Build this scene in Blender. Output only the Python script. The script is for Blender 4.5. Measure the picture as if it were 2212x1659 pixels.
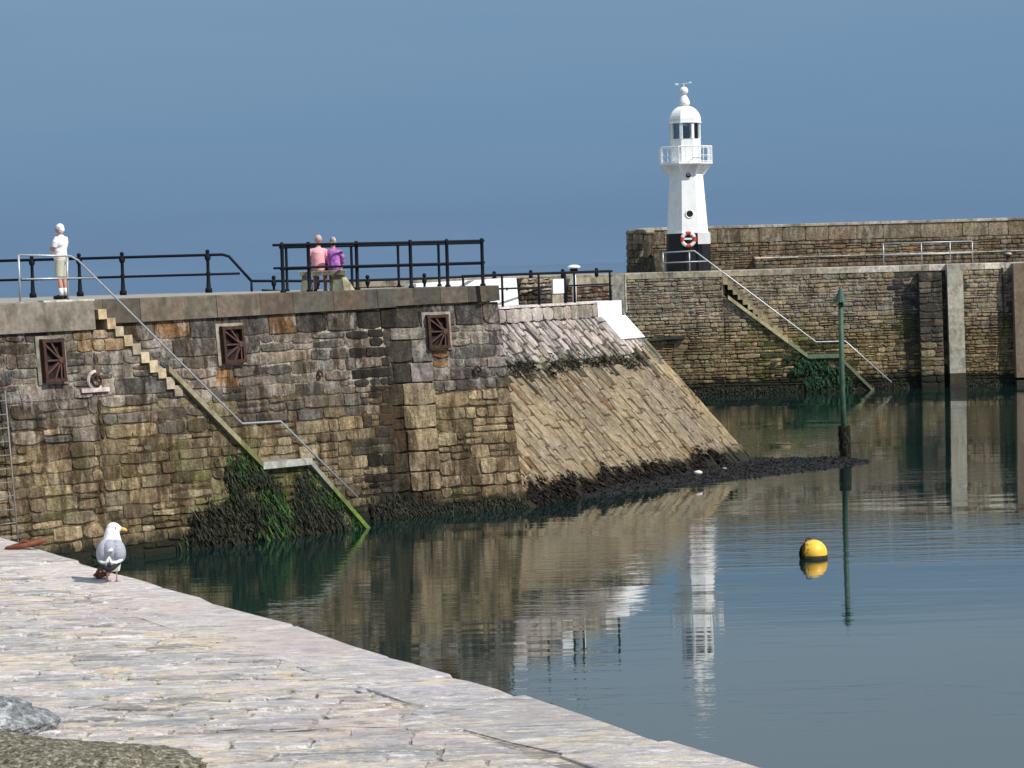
import bpy, math, random
from math import sin, cos, pi, radians, sqrt
from mathutils import Vector, Matrix

scene = bpy.context.scene
for o in list(bpy.data.objects):
    bpy.data.objects.remove(o)

# ------------------------------------------------------------------ camera
F_PX, CX, CY = 5500.0, 1106.0, 829.5          # survey of the photo at 2212 x 1659
CAM_H = 6.95
PITCH = math.atan((CY - 570.0) / F_PX)
ROLL = 0.0285
cam_data = bpy.data.cameras.new("camera")
cam = bpy.data.objects.new("camera", cam_data)
scene.collection.objects.link(cam)
cam_data.sensor_width = 36.0
cam_data.lens = 36.0 * F_PX / 2212.0
cam_data.clip_start = 0.5
cam_data.clip_end = 20000
CAM_R = Matrix.Rotation(pi / 2 - PITCH, 4, 'X') @ Matrix.Rotation(-ROLL, 4, 'Z')
cam.matrix_world = Matrix.Translation((0, 0, CAM_H)) @ CAM_R
scene.camera = cam
scene.render.resolution_x, scene.render.resolution_y = 1024, 768

# ------------------------------------------------------------------ light
SUN_DIR = Vector((0.84, -0.54, 0)).normalized()
SUN_EL = radians(47)
sv = Vector((SUN_DIR.x * cos(SUN_EL), SUN_DIR.y * cos(SUN_EL), sin(SUN_EL)))
sd = bpy.data.lights.new("sun", 'SUN')
sd.energy = 5.0
sd.angle = radians(0.6)
sd.color = (1.0, 0.955, 0.88)
so = bpy.data.objects.new("sun", sd)
scene.collection.objects.link(so)
so.rotation_euler = sv.to_track_quat('Z', 'Y').to_euler()

world = bpy.data.worlds.new("World")
scene.world = world
world.use_nodes = True
wn, wl = world.node_tree.nodes, world.node_tree.links
wn.clear()
w_out = wn.new('ShaderNodeOutputWorld')
w_bg = wn.new('ShaderNodeBackground')
w_sky = wn.new('ShaderNodeTexSky')
w_sky.sky_type = 'NISHITA'
w_sky.sun_disc = False
w_sky.sun_elevation = SUN_EL
w_sky.sun_rotation = math.atan2(SUN_DIR.x, SUN_DIR.y)
w_sc = wn.new('ShaderNodeVectorMath'); w_sc.operation = 'SCALE'
w_sc.inputs['Scale'].default_value = 0.10
wl.new(w_sky.outputs[0], w_sc.inputs[0])
w_tc = wn.new('ShaderNodeTexCoord')
w_sep = wn.new('ShaderNodeSeparateXYZ')
wl.new(w_tc.outputs['Generated'], w_sep.inputs[0])
# slow bands of thin cloud that shift the gradient up and down
w_map = wn.new('ShaderNodeMapping')
w_map.inputs['Scale'].default_value = (2.2, 2.2, 22.0)
w_map.inputs['Rotation'].default_value = (0, radians(-1.5), 0)
wl.new(w_tc.outputs['Generated'], w_map.inputs['Vector'])
w_no = wn.new('ShaderNodeTexNoise')
w_no.inputs['Scale'].default_value = 1.6
w_no.inputs['Detail'].default_value = 5
w_no.inputs['Roughness'].default_value = 0.5
wl.new(w_map.outputs[0], w_no.inputs['Vector'])
w_ma = wn.new('ShaderNodeMath'); w_ma.operation = 'MULTIPLY_ADD'
w_ma.inputs[1].default_value = 0.06
wl.new(w_no.outputs['Fac'], w_ma.inputs[0])
wl.new(w_sep.outputs['Z'], w_ma.inputs[2])
w_ra = wn.new('ShaderNodeValToRGB')
wl.new(w_ma.outputs[0], w_ra.inputs[0])
er = w_ra.color_ramp
stops = [(0.0, (.175, .285, .445)), (0.026, (.142, .255, .425)), (0.048, (.112, .222, .395)), (0.08, (.128, .248, .425)),
         (0.115, (.152, .275, .44)), (0.15, (.185, .305, .455)), (0.18, (.35, .46, .57)), (0.28, (.48, .56, .64)), (0.5, (.40, .48, .58)), (1.0, (.34, .45, .62))]
er.elements[0].position, er.elements[0].color = stops[0][0], (*stops[0][1], 1)
er.elements[1].position, er.elements[1].color = stops[-1][0], (*stops[-1][1], 1)
for p, c in stops[1:-1]:
    e = er.elements.new(p); e.color = (*c, 1)
w_mx = wn.new('ShaderNodeMix'); w_mx.data_type = 'RGBA'
w_mx.inputs[0].default_value = 0.9
wl.new(w_sc.outputs[0], w_mx.inputs[6])
wl.new(w_ra.outputs[0], w_mx.inputs[7])
wl.new(w_mx.outputs[2], w_bg.inputs['Color'])
w_bg.inputs['Strength'].default_value = 1.0
wl.new(w_bg.outputs[0], w_out.inputs[0])

scene.view_settings.view_transform = 'Standard'
scene.view_settings.look = 'None'
scene.view_settings.exposure = 0.0
scene.view_settings.gamma = 1.0
scene.render.engine = 'CYCLES'
scene.cycles.max_bounces = 6
scene.cycles.transparent_max_bounces = 8
scene.cycles.use_denoising = True

rng = random.Random(7)
UP = Vector((0, 0, 1))
O_CAM = Vector((0, 0, CAM_H))

# ------------------------------------------------------------------ survey helpers
def ray(px, py):
    return (CAM_R.to_3x3() @ Vector(((px - CX) / F_PX, -(py - CY) / F_PX, -1))).normalized()
def hitz(px, py, z=0.0):
    r = ray(px, py)
    return O_CAM + r * ((z - CAM_H) / r.z)
def hity(px, py, y):
    r = ray(px, py)
    return O_CAM + r * (y / r.y)

class Frame:
    """A wall's own coordinates: u along it, v up it (with its batter), w out of it."""
    def __init__(s, O, U, n, lean=0.0, V=None):
        s.O = Vector(O); s.U = Vector(U).normalized(); s.N = Vector(n).normalized()
        s.V = Vector(V) if V is not None else UP - s.N * lean
    def at(s, u, v, w=0.0):
        return s.O + s.U * u + s.V * v + s.N * w
    def pix(s, px, py, w=0.0):
        r = ray(px, py)
        m = Matrix((s.U, s.V, -r)).transposed()
        q = m.inverted() @ (O_CAM - s.O - s.N * w)
        return q.x, q.y

# ------------------------------------------------------------------ mesh helpers
class MB:
    def __init__(s):
        s.v = []; s.f = []; s.c = []; s.cur = (1, 1, 1); s.m = []; s.cm = 0
    def face(s, idx):
        s.f.append(tuple(idx)); s.c.append(s.cur); s.m.append(s.cm)
    def add(s, verts, faces):
        b = len(s.v); s.v.extend(Vector(p) for p in verts)
        for f in faces: s.face([b + i for i in f])
    def box(s, c, X, Y, Z):
        c = Vector(c); X = Vector(X); Y = Vector(Y); Z = Vector(Z)
        vs = [c + X * i + Y * j + Z * k for i in (-1, 1) for j in (-1, 1) for k in (-1, 1)]
        s.add(vs, [(0, 1, 3, 2), (4, 6, 7, 5), (0, 4, 5, 1), (2, 3, 7, 6), (0, 2, 6, 4), (1, 5, 7, 3)])
    def abox(s, x0, x1, y0, y1, z0, z1):
        s.box(((x0 + x1) / 2, (y0 + y1) / 2, (z0 + z1) / 2), ((x1 - x0) / 2, 0, 0), (0, (y1 - y0) / 2, 0), (0, 0, (z1 - z0) / 2))
    def rings(s, rings, cap0=True, cap1=True):
        b = len(s.v); n = len(rings[0])
        for r in rings: s.v.extend(Vector(p) for p in r)
        for k in range(len(rings) - 1):
            for i in range(n):
                j = (i + 1) % n
                s.face((b + k * n + i, b + k * n + j, b + (k + 1) * n + j, b + (k + 1) * n + i))
        if cap0: s.face([b + i for i in range(n)][::-1])
        if cap1: s.face([b + (len(rings) - 1) * n + i for i in range(n)])
    def tube(s, pts, r, n=8, close=False):
        pts = [Vector(p) for p in pts]
        rs = r if isinstance(r, (list, tuple)) else [r] * len(pts)
        rr = []; prev = None
        for i, p in enumerate(pts):
            if close: d = pts[(i + 1) % len(pts)] - pts[i - 1]
            elif i == 0: d = pts[1] - p
            elif i == len(pts) - 1: d = p - pts[-2]
            else: d = (pts[i + 1] - p).normalized() + (p - pts[i - 1]).normalized()
            d.normalize()
            if prev is None:
                a = Vector((0, 0, 1)) if abs(d.z) < .9 else Vector((1, 0, 0))
                x = d.cross(a).normalized()
            else:
                x = (prev - d * prev.dot(d)).normalized()
            prev = x; y = d.cross(x)
            rr.append([p + (x * cos(2 * pi * k / n) + y * sin(2 * pi * k / n)) * rs[i] for k in range(n)])
        if close:
            rr.append(rr[0]); s.rings(rr, False, False)
        else: s.rings(rr)
    def lathe(s, c, prof, n=16, rot=0.0, X=Vector((1, 0, 0)), Y=Vector((0, 1, 0)), Z=UP):
        c = Vector(c)
        s.rings([[c + (X * cos(rot + 2 * pi * k / n) + Y * sin(rot + 2 * pi * k / n)) * r + Z * z for k in range(n)] for z, r in prof])
    def ball(s, c, rx, ry=None, rz=None, n=14, R=None):
        ry = ry or rx; rz = rz or rx
        c = Vector(c); m = max(6, n // 2 + 1); rr = []
        for i in range(m + 1):
            t = -pi / 2 + pi * i / m
            ring = []
            for k in range(n):
                p = Vector((rx * max(cos(t), .02) * cos(2 * pi * k / n), ry * max(cos(t), .02) * sin(2 * pi * k / n), rz * sin(t)))
                if R is not None: p = R @ p
                ring.append(c + p)
            rr.append(ring)
        s.rings(rr)
    def prism(s, poly, z0, z1):
        n = len(poly)
        s.add([(p[0], p[1], z0) for p in poly] + [(p[0], p[1], z1) for p in poly],
              [tuple(range(n))[::-1], tuple(range(n, 2 * n))] + [(i, (i + 1) % n, n + (i + 1) % n, n + i) for i in range(n)])
    def build(s, name, mats, parent=None, smooth=False):
        me = bpy.data.meshes.new(name)
        me.from_pydata([tuple(p) for p in s.v], [], s.f)
        ca = me.color_attributes.new("Col", 'FLOAT_COLOR', 'CORNER')
        buf = []
        for f, c in zip(s.f, s.c): buf.extend([c[0], c[1], c[2], 1.0] * len(f))
        ca.data.foreach_set('color', buf)
        if not isinstance(mats, (list, tuple)): mats = [mats]
        for m in mats: me.materials.append(m)
        me.polygons.foreach_set('material_index', s.m)
        if smooth: me.polygons.foreach_set('use_smooth', [True] * len(s.f))
        me.update()
        o = bpy.data.objects.new(name, me)
        scene.collection.objects.link(o)
        if parent is not None:
            o.parent = parent
            q = parent; off = Vector((0, 0, 0))
            while q is not None: off += Vector(q.location); q = q.parent
            o.location = -off
        return o

def tag(o, label=None, cat=None, group=None, kind=None):
    if label: o["label"] = label
    if cat: o["category"] = cat
    if group: o["group"] = group
    if kind: o["kind"] = kind
    return o
def thing(name, loc, label, cat, group=None):
    o = bpy.data.objects.new(name, None)
    o.empty_display_size = .3
    scene.collection.objects.link(o)
    o.location = Vector(loc)
    return tag(o, label, cat, group)

# ------------------------------------------------------------------ materials
def nodes_of(name):
    m = bpy.data.materials.new(name); m.use_nodes = True
    nt = m.node_tree; b = nt.nodes['Principled BSDF']
    return m, nt, b
def mixrgb(nt, fac, a, b, mode='MIX'):
    n = nt.nodes.new('ShaderNodeMix'); n.data_type = 'RGBA'; n.blend_type = mode
    for sock, v in ((n.inputs[0], fac), (n.inputs[6], a), (n.inputs[7], b)):
        if hasattr(v, 'is_output') or isinstance(v, bpy.types.NodeSocket): nt.links.new(v, sock)
        elif isinstance(v, (int, float)): sock.default_value = v
        else: sock.default_value = (*v, 1)
    return n.outputs[2]
def noise(nt, scale, detail=4, rough=.55, mapscale=None, rotz=0, w=0.0):
    tc = nt.nodes.new('ShaderNodeTexCoord'); mp = nt.nodes.new('ShaderNodeMapping')
    nt.links.new(tc.outputs['Object'], mp.inputs[0])
    mp.inputs['Location'].default_value = (w, w * 1.7, w * .6)
    if mapscale: mp.inputs['Scale'].default_value = mapscale
    mp.inputs['Rotation'].default_value = (0, 0, rotz)
    n = nt.nodes.new('ShaderNodeTexNoise')
    n.inputs['Scale'].default_value = scale; n.inputs['Detail'].default_value = detail; n.inputs['Roughness'].default_value = rough
    nt.links.new(mp.outputs[0], n.inputs['Vector'])
    return n.outputs['Fac']
def mr(nt, val, a, b, c, d, smooth=False):
    n = nt.nodes.new('ShaderNodeMapRange')
    if smooth: n.interpolation_type = 'SMOOTHSTEP'
    nt.links.new(val, n.inputs[0])
    for i, x in zip((1, 2, 3, 4), (a, b, c, d)): n.inputs[i].default_value = x
    return n.outputs[0]
def mth(nt, op, a, b=0.0):
    n = nt.nodes.new('ShaderNodeMath'); n.operation = op
    for i, v in enumerate((a, b)):
        if isinstance(v, bpy.types.NodeSocket): nt.links.new(v, n.inputs[i])
        else: n.inputs[i].default_value = v
    return n.outputs[0]
def attr(nt):
    a = nt.nodes.new('ShaderNodeVertexColor'); a.layer_name = 'Col'
    return a.outputs['Color']
def bump(nt, b, h, strength=.5, dist=.02):
    n = nt.nodes.new('ShaderNodeBump')
    n.inputs['Strength'].default_value = strength; n.inputs['Distance'].default_value = dist
    nt.links.new(h, n.inputs['Height']); nt.links.new(n.outputs[0], b.inputs['Normal'])
def zco(nt):
    g = nt.nodes.new('ShaderNodeNewGeometry'); s = nt.nodes.new('ShaderNodeSeparateXYZ')
    nt.links.new(g.outputs['Position'], s.inputs[0])
    return s.outputs['Z']

def mat_stone(name, pale=.5, palecol=(.46, .42, .38), browncol=(.085, .045, .02), brown=.6, tide=3.6, wet=.35, lo=.55, hi=1.4, green=0.0, streak=.8, wash=.85):
    m, nt, b = nodes_of(name)
    c = attr(nt)
    bw = nt.nodes.new('ShaderNodeRGBToBW'); nt.links.new(c, bw.inputs[0])
    pale_ok = mr(nt, bw.outputs[0], .035, .10, 0, 1)
    f1 = noise(nt, 9, 6, .65)
    c = mixrgb(nt, 1.0, c, mixrgb(nt, mr(nt, f1, .3, .7, 0, 1), (lo,) * 3, (hi, hi * .98, hi * .94)), 'MULTIPLY')
    f0 = noise(nt, .55, 3, .5, w=3)
    c = mixrgb(nt, 1.0, c, mixrgb(nt, mr(nt, f0, .3, .7, 0, 1), (.8, .8, .84), (1.18, 1.14, 1.05)), 'MULTIPLY')
    fs = noise(nt, 4.5, 5, .65, (1, 1, .28), w=41)
    c = mixrgb(nt, streak, c, mixrgb(nt, mr(nt, fs, .33, .67, 0, 1), (.34, .32, .30), (1.75, 1.73, 1.68)), 'MULTIPLY')
    fw = noise(nt, 1.5, 5, .7, (1, 1, .22), w=61)
    c = mixrgb(nt, mr(nt, fw, .51, .57, 0, wash), c, mixrgb(nt, 1.0, c, (.36, .31, .25), 'MULTIPLY'))
    fg_ = noise(nt, 28, 4, .7, w=71)
    c = mixrgb(nt, 1.0, c, mixrgb(nt, mr(nt, fg_, .35, .65, 0, 1), (.72, .71, .7), (1.3, 1.29, 1.27)), 'MULTIPLY')
    z = zco(nt)
    above = mr(nt, z, tide - .35, tide + .35, 0, 1, True)
    f2 = noise(nt, 3.4, 5, .7, (1, 1, .45), w=11)
    c = mixrgb(nt, mth(nt, 'MULTIPLY', mth(nt, 'MULTIPLY', mr(nt, f2, .52, .64, 0, pale), above), pale_ok), c, palecol)
    below = mth(nt, 'SUBTRACT', 1.0, above)
    f7 = noise(nt, 5.0, 5, .7, (1, 1, .4), w=51)
    c = mixrgb(nt, mth(nt, 'MULTIPLY', mth(nt, 'MULTIPLY', mr(nt, f7, .54, .66, 0, pale * .75), below), pale_ok), c, (palecol[0] * .86, palecol[1] * .8, palecol[2] * .62))
    f3 = noise(nt, 2.6, 4, .65, (1.6, 1.6, .35), w=5)
    c = mixrgb(nt, mth(nt, 'MULTIPLY', mr(nt, f3, .52, .64, 0, brown), mth(nt, 'ADD', mth(nt, 'MULTIPLY', below, .8), .2)), c, browncol)
    if green:
        f5 = noise(nt, .7, 3, .6, (1, 1, .6), w=21)
        c = mixrgb(nt, mth(nt, 'MULTIPLY', mr(nt, f5, .55, .7, 0, green), below), c, (.07, .085, .018))
    f4 = noise(nt, 3.0, 4, .6, w=8)
    zz = mth(nt, 'ADD', z, mth(nt, 'MULTIPLY', f4, -.9))
    c = mixrgb(nt, mr(nt, zz, wet - .35, wet - .12, .96, 0), c, (.014, .016, .009))
    nt.links.new(c, b.inputs['Base Color'])
    b.inputs['Roughness'].default_value = .85
    b.inputs['Specular IOR Level'].default_value = .25
    bump(nt, b, noise(nt, 13, 8, .72), 1.0, .07)
    return m

def mat_plain(name, col, rough=.6, var=.25, scale=8, metal=0.0, bmp=.15, useattr=False, stain=None, stainamt=.5, spec=.4, sscale=2.0):
    m, nt, b = nodes_of(name)
    f = noise(nt, scale, 5, .6)
    base = attr(nt) if useattr else col
    c = mixrgb(nt, 1.0, base, mixrgb(nt, mr(nt, f, .3, .7, 0, 1), (1 - var,) * 3, (1 + var,) * 3), 'MULTIPLY')
    if stain:
        f2 = noise(nt, sscale, 5, .65, (1, 1, .5), w=4)
        c = mixrgb(nt, mr(nt, f2, .5, .66, 0, stainamt), c, stain)
    nt.links.new(c, b.inputs['Base Color'])
    b.inputs['Roughness'].default_value = rough; b.inputs['Metallic'].default_value = metal
    b.inputs['Specular IOR Level'].default_value = spec
    if bmp: bump(nt, b, noise(nt, scale * 2.5, 5, .6), bmp, .02)
    return m

M_STONE = mat_stone("rubble_stone", wet=.22, pale=.72, green=.5)
M_FAR = mat_stone("far_rubble_stone", pale=.6, palecol=(.42, .38, .30), brown=.5, wet=.5, green=.6, lo=.6, hi=1.45, wash=.4, streak=.5)
M_SLOPE = mat_stone("slope_stone", streak=.3, wash=.3, pale=.75, palecol=(.6, .55, .54), brown=.35, wet=.3, browncol=(.16, .085, .03), lo=.72, hi=1.22)
M_CONC = mat_plain("weathered_concrete", (.25, .235, .2), .9, .35, 5, bmp=.5, useattr=True, stain=(.075, .065, .05), stainamt=.75, spec=.2, sscale=1.6)
M_DECK = mat_plain("quay_deck_concrete", (.3, .28, .25), .9, .2, 3, bmp=.3, stain=(.15, .14, .12), spec=.2)
M_BLACK = mat_plain("black_rail_paint", (.003, .005, .011), .8, .4, 20, spec=.25)
M_GALV = mat_plain("galvanised_steel", (.42, .45, .48), .4, .15, 12, metal=.35, stain=(.3, .29, .27), stainamt=.3)
M_RUST = mat_plain("rusty_iron", (.045, .02, .014), .85, .5, 14, bmp=.6, stain=(.12, .045, .018), stainamt=.5, sscale=7)
M_WHITE = mat_plain("white_paint", (.86, .87, .87), .45, .04, 3, bmp=.08, stain=(.66, .64, .58), stainamt=.4, sscale=2.2)
M_WALLWHITE = mat_plain("whitewash", (.80, .81, .82), .75, .05, 6, bmp=.3, stain=(.6, .58, .54), stainamt=.5)
M_BLACKBASE = mat_plain("black_tower_paint", (.006, .007, .010), .55, .3, 6, bmp=.1)
M_TIMBER = mat_plain("weathered_timber", (.2, .17, .11), .85, .3, 10, bmp=.4, useattr=True, stain=(.07, .075, .03), stainamt=.6)
M_ATTR = mat_plain("painted_or_cloth", (1, 1, 1), .8, .08, 20, bmp=.05, useattr=True, spec=.2)
M_SKIN = mat_plain("skin", (.55, .27, .19), .55, .08, 20, bmp=.03)

def mat_leaf(name, rough=.7):
    m, nt, b = nodes_of(name)
    f = noise(nt, 5, 3, .6)
    c = mixrgb(nt, 1.0, attr(nt), mixrgb(nt, mr(nt, f, .3, .7, 0, 1), (.6,) * 3, (1.5,) * 3), 'MULTIPLY')
    nt.links.new(c, b.inputs['Base Color'])
    b.inputs['Roughness'].default_value = rough; b.inputs['Specular IOR Level'].default_value = .2
    return m
M_WEED = mat_leaf("wet_seaweed")

# ------------------------------------------------------------------ water
def make_water():
    mb = MB()
    xs = [-6000, -60, 60, 6000]; ys = [-60, 30, 140, 9000]
    for y in ys:
        for x in xs: mb.v.append(Vector((x, y, 0)))
    for j in range(3):
        for i in range(3):
            a = j * 4 + i; mb.face((a, a + 1, a + 5, a + 4))
    m, nt, b = nodes_of("harbour_water")
    b.inputs['Base Color'].default_value = (.003, .018, .0165, 1)
    b.inputs['Roughness'].default_value = .025
    b.inputs['IOR'].default_value = 2.05
    b.inputs['Specular IOR Level'].default_value = .5
    big = noise(nt, .16, 3, .55, (.5, 1.5, 1), rotz=.12, w=2)
    patch = mr(nt, noise(nt, .07, 3, .55, (.35, 1.6, 1), rotz=.1, w=31), .45, .60, .11, 1.3, True)
    rip = noise(nt, 1.5, 3, .55, (.42, 1.6, 1), rotz=.15, w=9)
    fine = noise(nt, 6.0, 3, .6, (.35, 1.2, 1), rotz=-.1, w=13)
    swell = noise(nt, .55, 2, .5, (.3, 1.9, 1), rotz=.08, w=91)
    h = mth(nt, 'ADD', mth(nt, 'ADD', mth(nt, 'MULTIPLY', swell, .07), mth(nt, 'MULTIPLY', big, .32)), mth(nt, 'MULTIPLY', mth(nt, 'ADD', mth(nt, 'MULTIPLY', rip, .16), mth(nt, 'MULTIPLY', fine, .014)), patch))
    bump(nt, b, h, 1.0, .045)
    o = mb.build("water", m)
    tag(o, kind="structure", label="calm green blue harbour water with soft ripples")
make_water()

# ------------------------------------------------------------------ masonry
def clip_half(poly, f):
    out = []
    n = len(poly)
    for i in range(n):
        p, q = poly[i], poly[(i + 1) % n]
        a, b = f(p), f(q)
        if a >= 0: out.append(p)
        if (a >= 0) != (b >= 0):
            t = a / (a - b)
            out.append((p[0] + (q[0] - p[0]) * t, p[1] + (q[1] - p[1]) * t))
    return out
def area(poly):
    return abs(sum(poly[i][0] * poly[(i + 1) % len(poly)][1] - poly[(i + 1) % len(poly)][0] * poly[i][1] for i in range(len(poly)))) / 2
def stone(mb, at, poly, col, gap, proud, r, rough=.03, bev=.013, aniso=(.6, 1.15)):
    """one hewn stone from an outline in wall coordinates"""
    if len(poly) < 3 or area(poly) < .0025: return
    gap = gap * r.choice((.5, .8, 1.0, 1.3, 1.9)); rough = rough * r.uniform(.7, 1.5)
    cx = sum(p[0] for p in poly) / len(poly); cy = sum(p[1] for p in poly) / len(poly)
    pts = []
    n = len(poly)
    for i in range(n):
        p, q = poly[i], poly[(i + 1) % n]
        L = math.hypot(q[0] - p[0], q[1] - p[1])
        pts.append((p[0] + r.uniform(-1, 1) * rough * .6, p[1] + r.uniform(-1, 1) * rough * .6, 1))
        k = 1 if L < .3 else 2
        if L > .09:
            for j in range(1, k + 1):
                t = j / (k + 1) + r.uniform(-.08, .08)
                pts.append((p[0] + (q[0] - p[0]) * t + r.uniform(-1, 1) * rough * .45, p[1] + (q[1] - p[1]) * t + r.uniform(-1, 1) * rough * .45, 0))
    hw = max(abs(p[0] - cx) for p in poly) + 1e-6; hh = max(abs(p[1] - cy) for p in poly) + 1e-6
    def ring(ins, w, wr, corner=0):
        out = []
        for x, y, c in pts:
            nx = (cx - x) / hw; ny = (cy - y) / hh; k = ins + corner * c
            out.append(at(x + nx * min(k * aniso[0], hw * .6), y + ny * min(k * aniso[1], hh * .6), w + r.uniform(-wr, wr)))
        return out
    tx, ty = r.uniform(-.012, .012), r.uniform(-.012, .012)
    base = len(mb.v)
    R0 = ring(gap * .5, -.015, 0, gap * .4)
    R1 = ring(gap * .5 + bev * .35, proud * .7, .003, gap)
    R2 = ring(gap * .5 + bev * 1.3, proud, .007, gap)
    mb.cur = col
    mb.rings([R0, R1, R2], False, False)
    b2 = base + 2 * len(pts)
    mb.v.append(at(cx, cy, proud + r.uniform(-.004, .02)))
    c = len(mb.v) - 1
    for i in range(len(pts)):
        mb.face((b2 + i, b2 + (i + 1) % len(pts), c))

def masonry(mb, at, u0, u1, v0, v1, colf, r, ch=(.2, .36), cw=(.22, .7), gap=.02, proud=(.02, .055), clips=None, split=.35, wav=.03, rough=.03, courses=None, bev=.013, aniso=(.6, 1.15)):
    ph = [r.uniform(0, 6) for _ in range(4)]
    def wv(k, u): return wav * (sin(u * .9 + ph[0] + k * 1.3) * .6 + sin(u * 2.3 + ph[1] + k * 2.1) * .4)
    vs = [v0]
    while vs[-1] < v1 - ch[0] * .5:
        vs.append(vs[-1] + r.uniform(*ch))
    vs[-1] = v1
    if courses: vs = courses
    for k in range(len(vs) - 1):
        a, b = vs[k], vs[k + 1]
        lo = (lambda u, kk=k: wv(kk, u) if kk > 0 else 0); hi = (lambda u, kk=k + 1: wv(kk, u) if kk < len(vs) - 1 else 0)
        u = u0
        big = 1.25 if b - a > (ch[0] + ch[1]) * .55 else .9
        while u < u1 - 1e-4:
            w = r.uniform(*cw) * big
            if r.random() < .15: w *= 1.5
            ue = u + w
            if ue > u1 - cw[0] * .6: ue = u1
            sk0 = r.uniform(-.03, .03); sk1 = r.uniform(-.03, .03)
            polys = []
            P = [(u, a + lo(u)), (ue, a + lo(ue)), (ue, b + hi(ue)), (u, b + hi(u))]
            if b - a > ch[0] * 1.25 and r.random() < split:
                t = r.uniform(.35, .65); t2 = t + r.uniform(-.08, .08)
                L = (u, P[0][1] + (P[3][1] - P[0][1]) * t); R = (ue, P[1][1] + (P[2][1] - P[1][1]) * t2)
                if ue - u > cw[0] * 2.2 and r.random() < .5:
                    m = r.uniform(.35, .65); um = u + (ue - u) * m
                    Lm = (um, L[1] + (R[1] - L[1]) * m); 
                    top = (um, P[3][1] + (P[2][1] - P[3][1]) * m)
                    polys = [[P[0], P[1], R, L], [L, Lm, top, P[3]], [Lm, R, P[2], top]]
                else: polys = [[P[0], P[1], R, L], [L, R, P[2], P[3]]]
            else: polys = [P]
            for q in polys:
                pcs = [q]
                if clips:
                    pcs = []
                    for cl in clips:
                        qq = q
                        for h in cl:
                            qq = clip_half(qq, h)
                            if len(qq) < 3: break
                        if len(qq) >= 3: pcs.append(qq)
                for qq in pcs:
                    cc = (sum(p[0] for p in qq) / len(qq), sum(p[1] for p in qq) / len(qq))
                    stone(mb, at, qq, colf(cc[0], cc[1], r), gap, r.uniform(*proud), r, rough, bev, aniso)
            u = ue

def jit(c, r, a=.12, h=.04):
    k = 1 + r.uniform(-a, a) * 1.6
    return (max(.004, c[0] * k * (1 + r.uniform(-h, h))), max(.004, c[1] * k), max(.004, c[2] * k * (1 + r.uniform(-h, h))))

# ================================================================== THE MIDDLE PIER
DECK_Z = 6.35
A0 = hitz(270, 1206, 0)
dA = Vector((.70, .714, 0)).normalized(); nA = Vector((dA.y, -dA.x, 0))
FA = Frame(A0, dA, nA, .085)                       # outer face, holds the stair's outer side
PB = hitz(868, 1117, 0)
FB = Frame(PB, dA, nA, .085)                       # wall behind the stair
PC = hitz(1135, 1097, 0)
dC = (PC - PB).normalized(); nC = Vector((dC.y, -dC.x, 0))
FC = Frame(PC, dC, nC, .10)                        # pier head, u runs negative from the corner
LC = (PC - PB).length
ucT = FC.pix(1070, 617)[0]
CORNER_V = (FC.at(ucT, 6.3) - PC) / 6.3
clipC = [[lambda P: ucT * P[1] / 6.3 - P[0]]]
print('corner', ucT, LC)
STW = (PB - A0).dot(-nA)                           # stair width
def top_v(F, z): return z                          # V keeps world height

uT, _ = FA.pix(205, 660)                           # where the flight leaves the deck
uS, vS = FA.pix(357, 797)
uL0, vL0 = FA.pix(562, 1006)
uL1, vL1 = FA.pix(662, 992)
uF, vF = FA.pix(792, 1136)
vL = (vL0 + vL1) / 2
print("stair", uT, uS, vS, uL0, uL1, vL, uF, "STW", STW, "LC", LC)

GREYS = [(.14, .125, .112), (.175, .155, .138), (.09, .082, .076), (.24, .21, .192), (.145, .14, .135), (.12, .10, .084), (.17, .14, .12), (.125, .125, .125), (.075, .07, .068)]
TANS = [(.23, .185, .12), (.18, .142, .092), (.29, .24, .16), (.12, .095, .062), (.2, .17, .115), (.26, .225, .16), (.15, .12, .08)]
def col_pier(u, v, r, F=None, side=0):
    t = v + r.uniform(-.35, .35)
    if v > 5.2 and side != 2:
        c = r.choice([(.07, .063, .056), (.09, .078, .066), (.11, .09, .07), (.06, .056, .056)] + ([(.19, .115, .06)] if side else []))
    elif t > 3.55: c = r.choice(GREYS)
    elif t > 2.9: c = r.choice(GREYS + TANS)
    else: c = r.choice(TANS)
    if .4 < v < 1.3 and r.random() < .4: c = r.choice([(.1, .085, .05), (.13, .11, .065)])
    if v < .3: c = (.09, .08, .05)
    return jit(c, r, .17)

# stains that sit on the pier: centre pixel -> wall coordinates
stB = FB.pix(498, 800); stA = FA.pix(110, 850); stC = FC.pix(945, 770)
def colA(u, v, r):
    c = col_pier(u, v, r)
    # rust bleed under the iron box
    if abs(u - stA[0]) < .28 and v < stA[1] + .3 and v > stA[1] - .25: c = jit((.25, .18, .11), r)
    # green slime under the landing and the lower flight
    if u > uS + .5 and v < 3.4 and r.random() < .45 + .35 * (v < 2.2):
        c = jit(r.choice([(.12, .125, .05), (.10, .09, .05), (.15, .14, .07)]), r, .2)
    if u < uT + .6 and 5.0 < v < 5.6 and u > uT - .5: c = jit((.27, .19, .11), r)
    return c
def colB(u, v, r):
    c = col_pier(u, v, r, side=1)
    if abs(u - stB[0]) < .35 and stB[1] - .35 < v < stB[1] + .35: c = r.choice([(.28, .16, .08), (.36, .31, .24)])
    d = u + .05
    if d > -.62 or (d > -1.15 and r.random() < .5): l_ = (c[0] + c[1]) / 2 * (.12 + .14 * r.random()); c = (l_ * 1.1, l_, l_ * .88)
    return c
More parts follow.
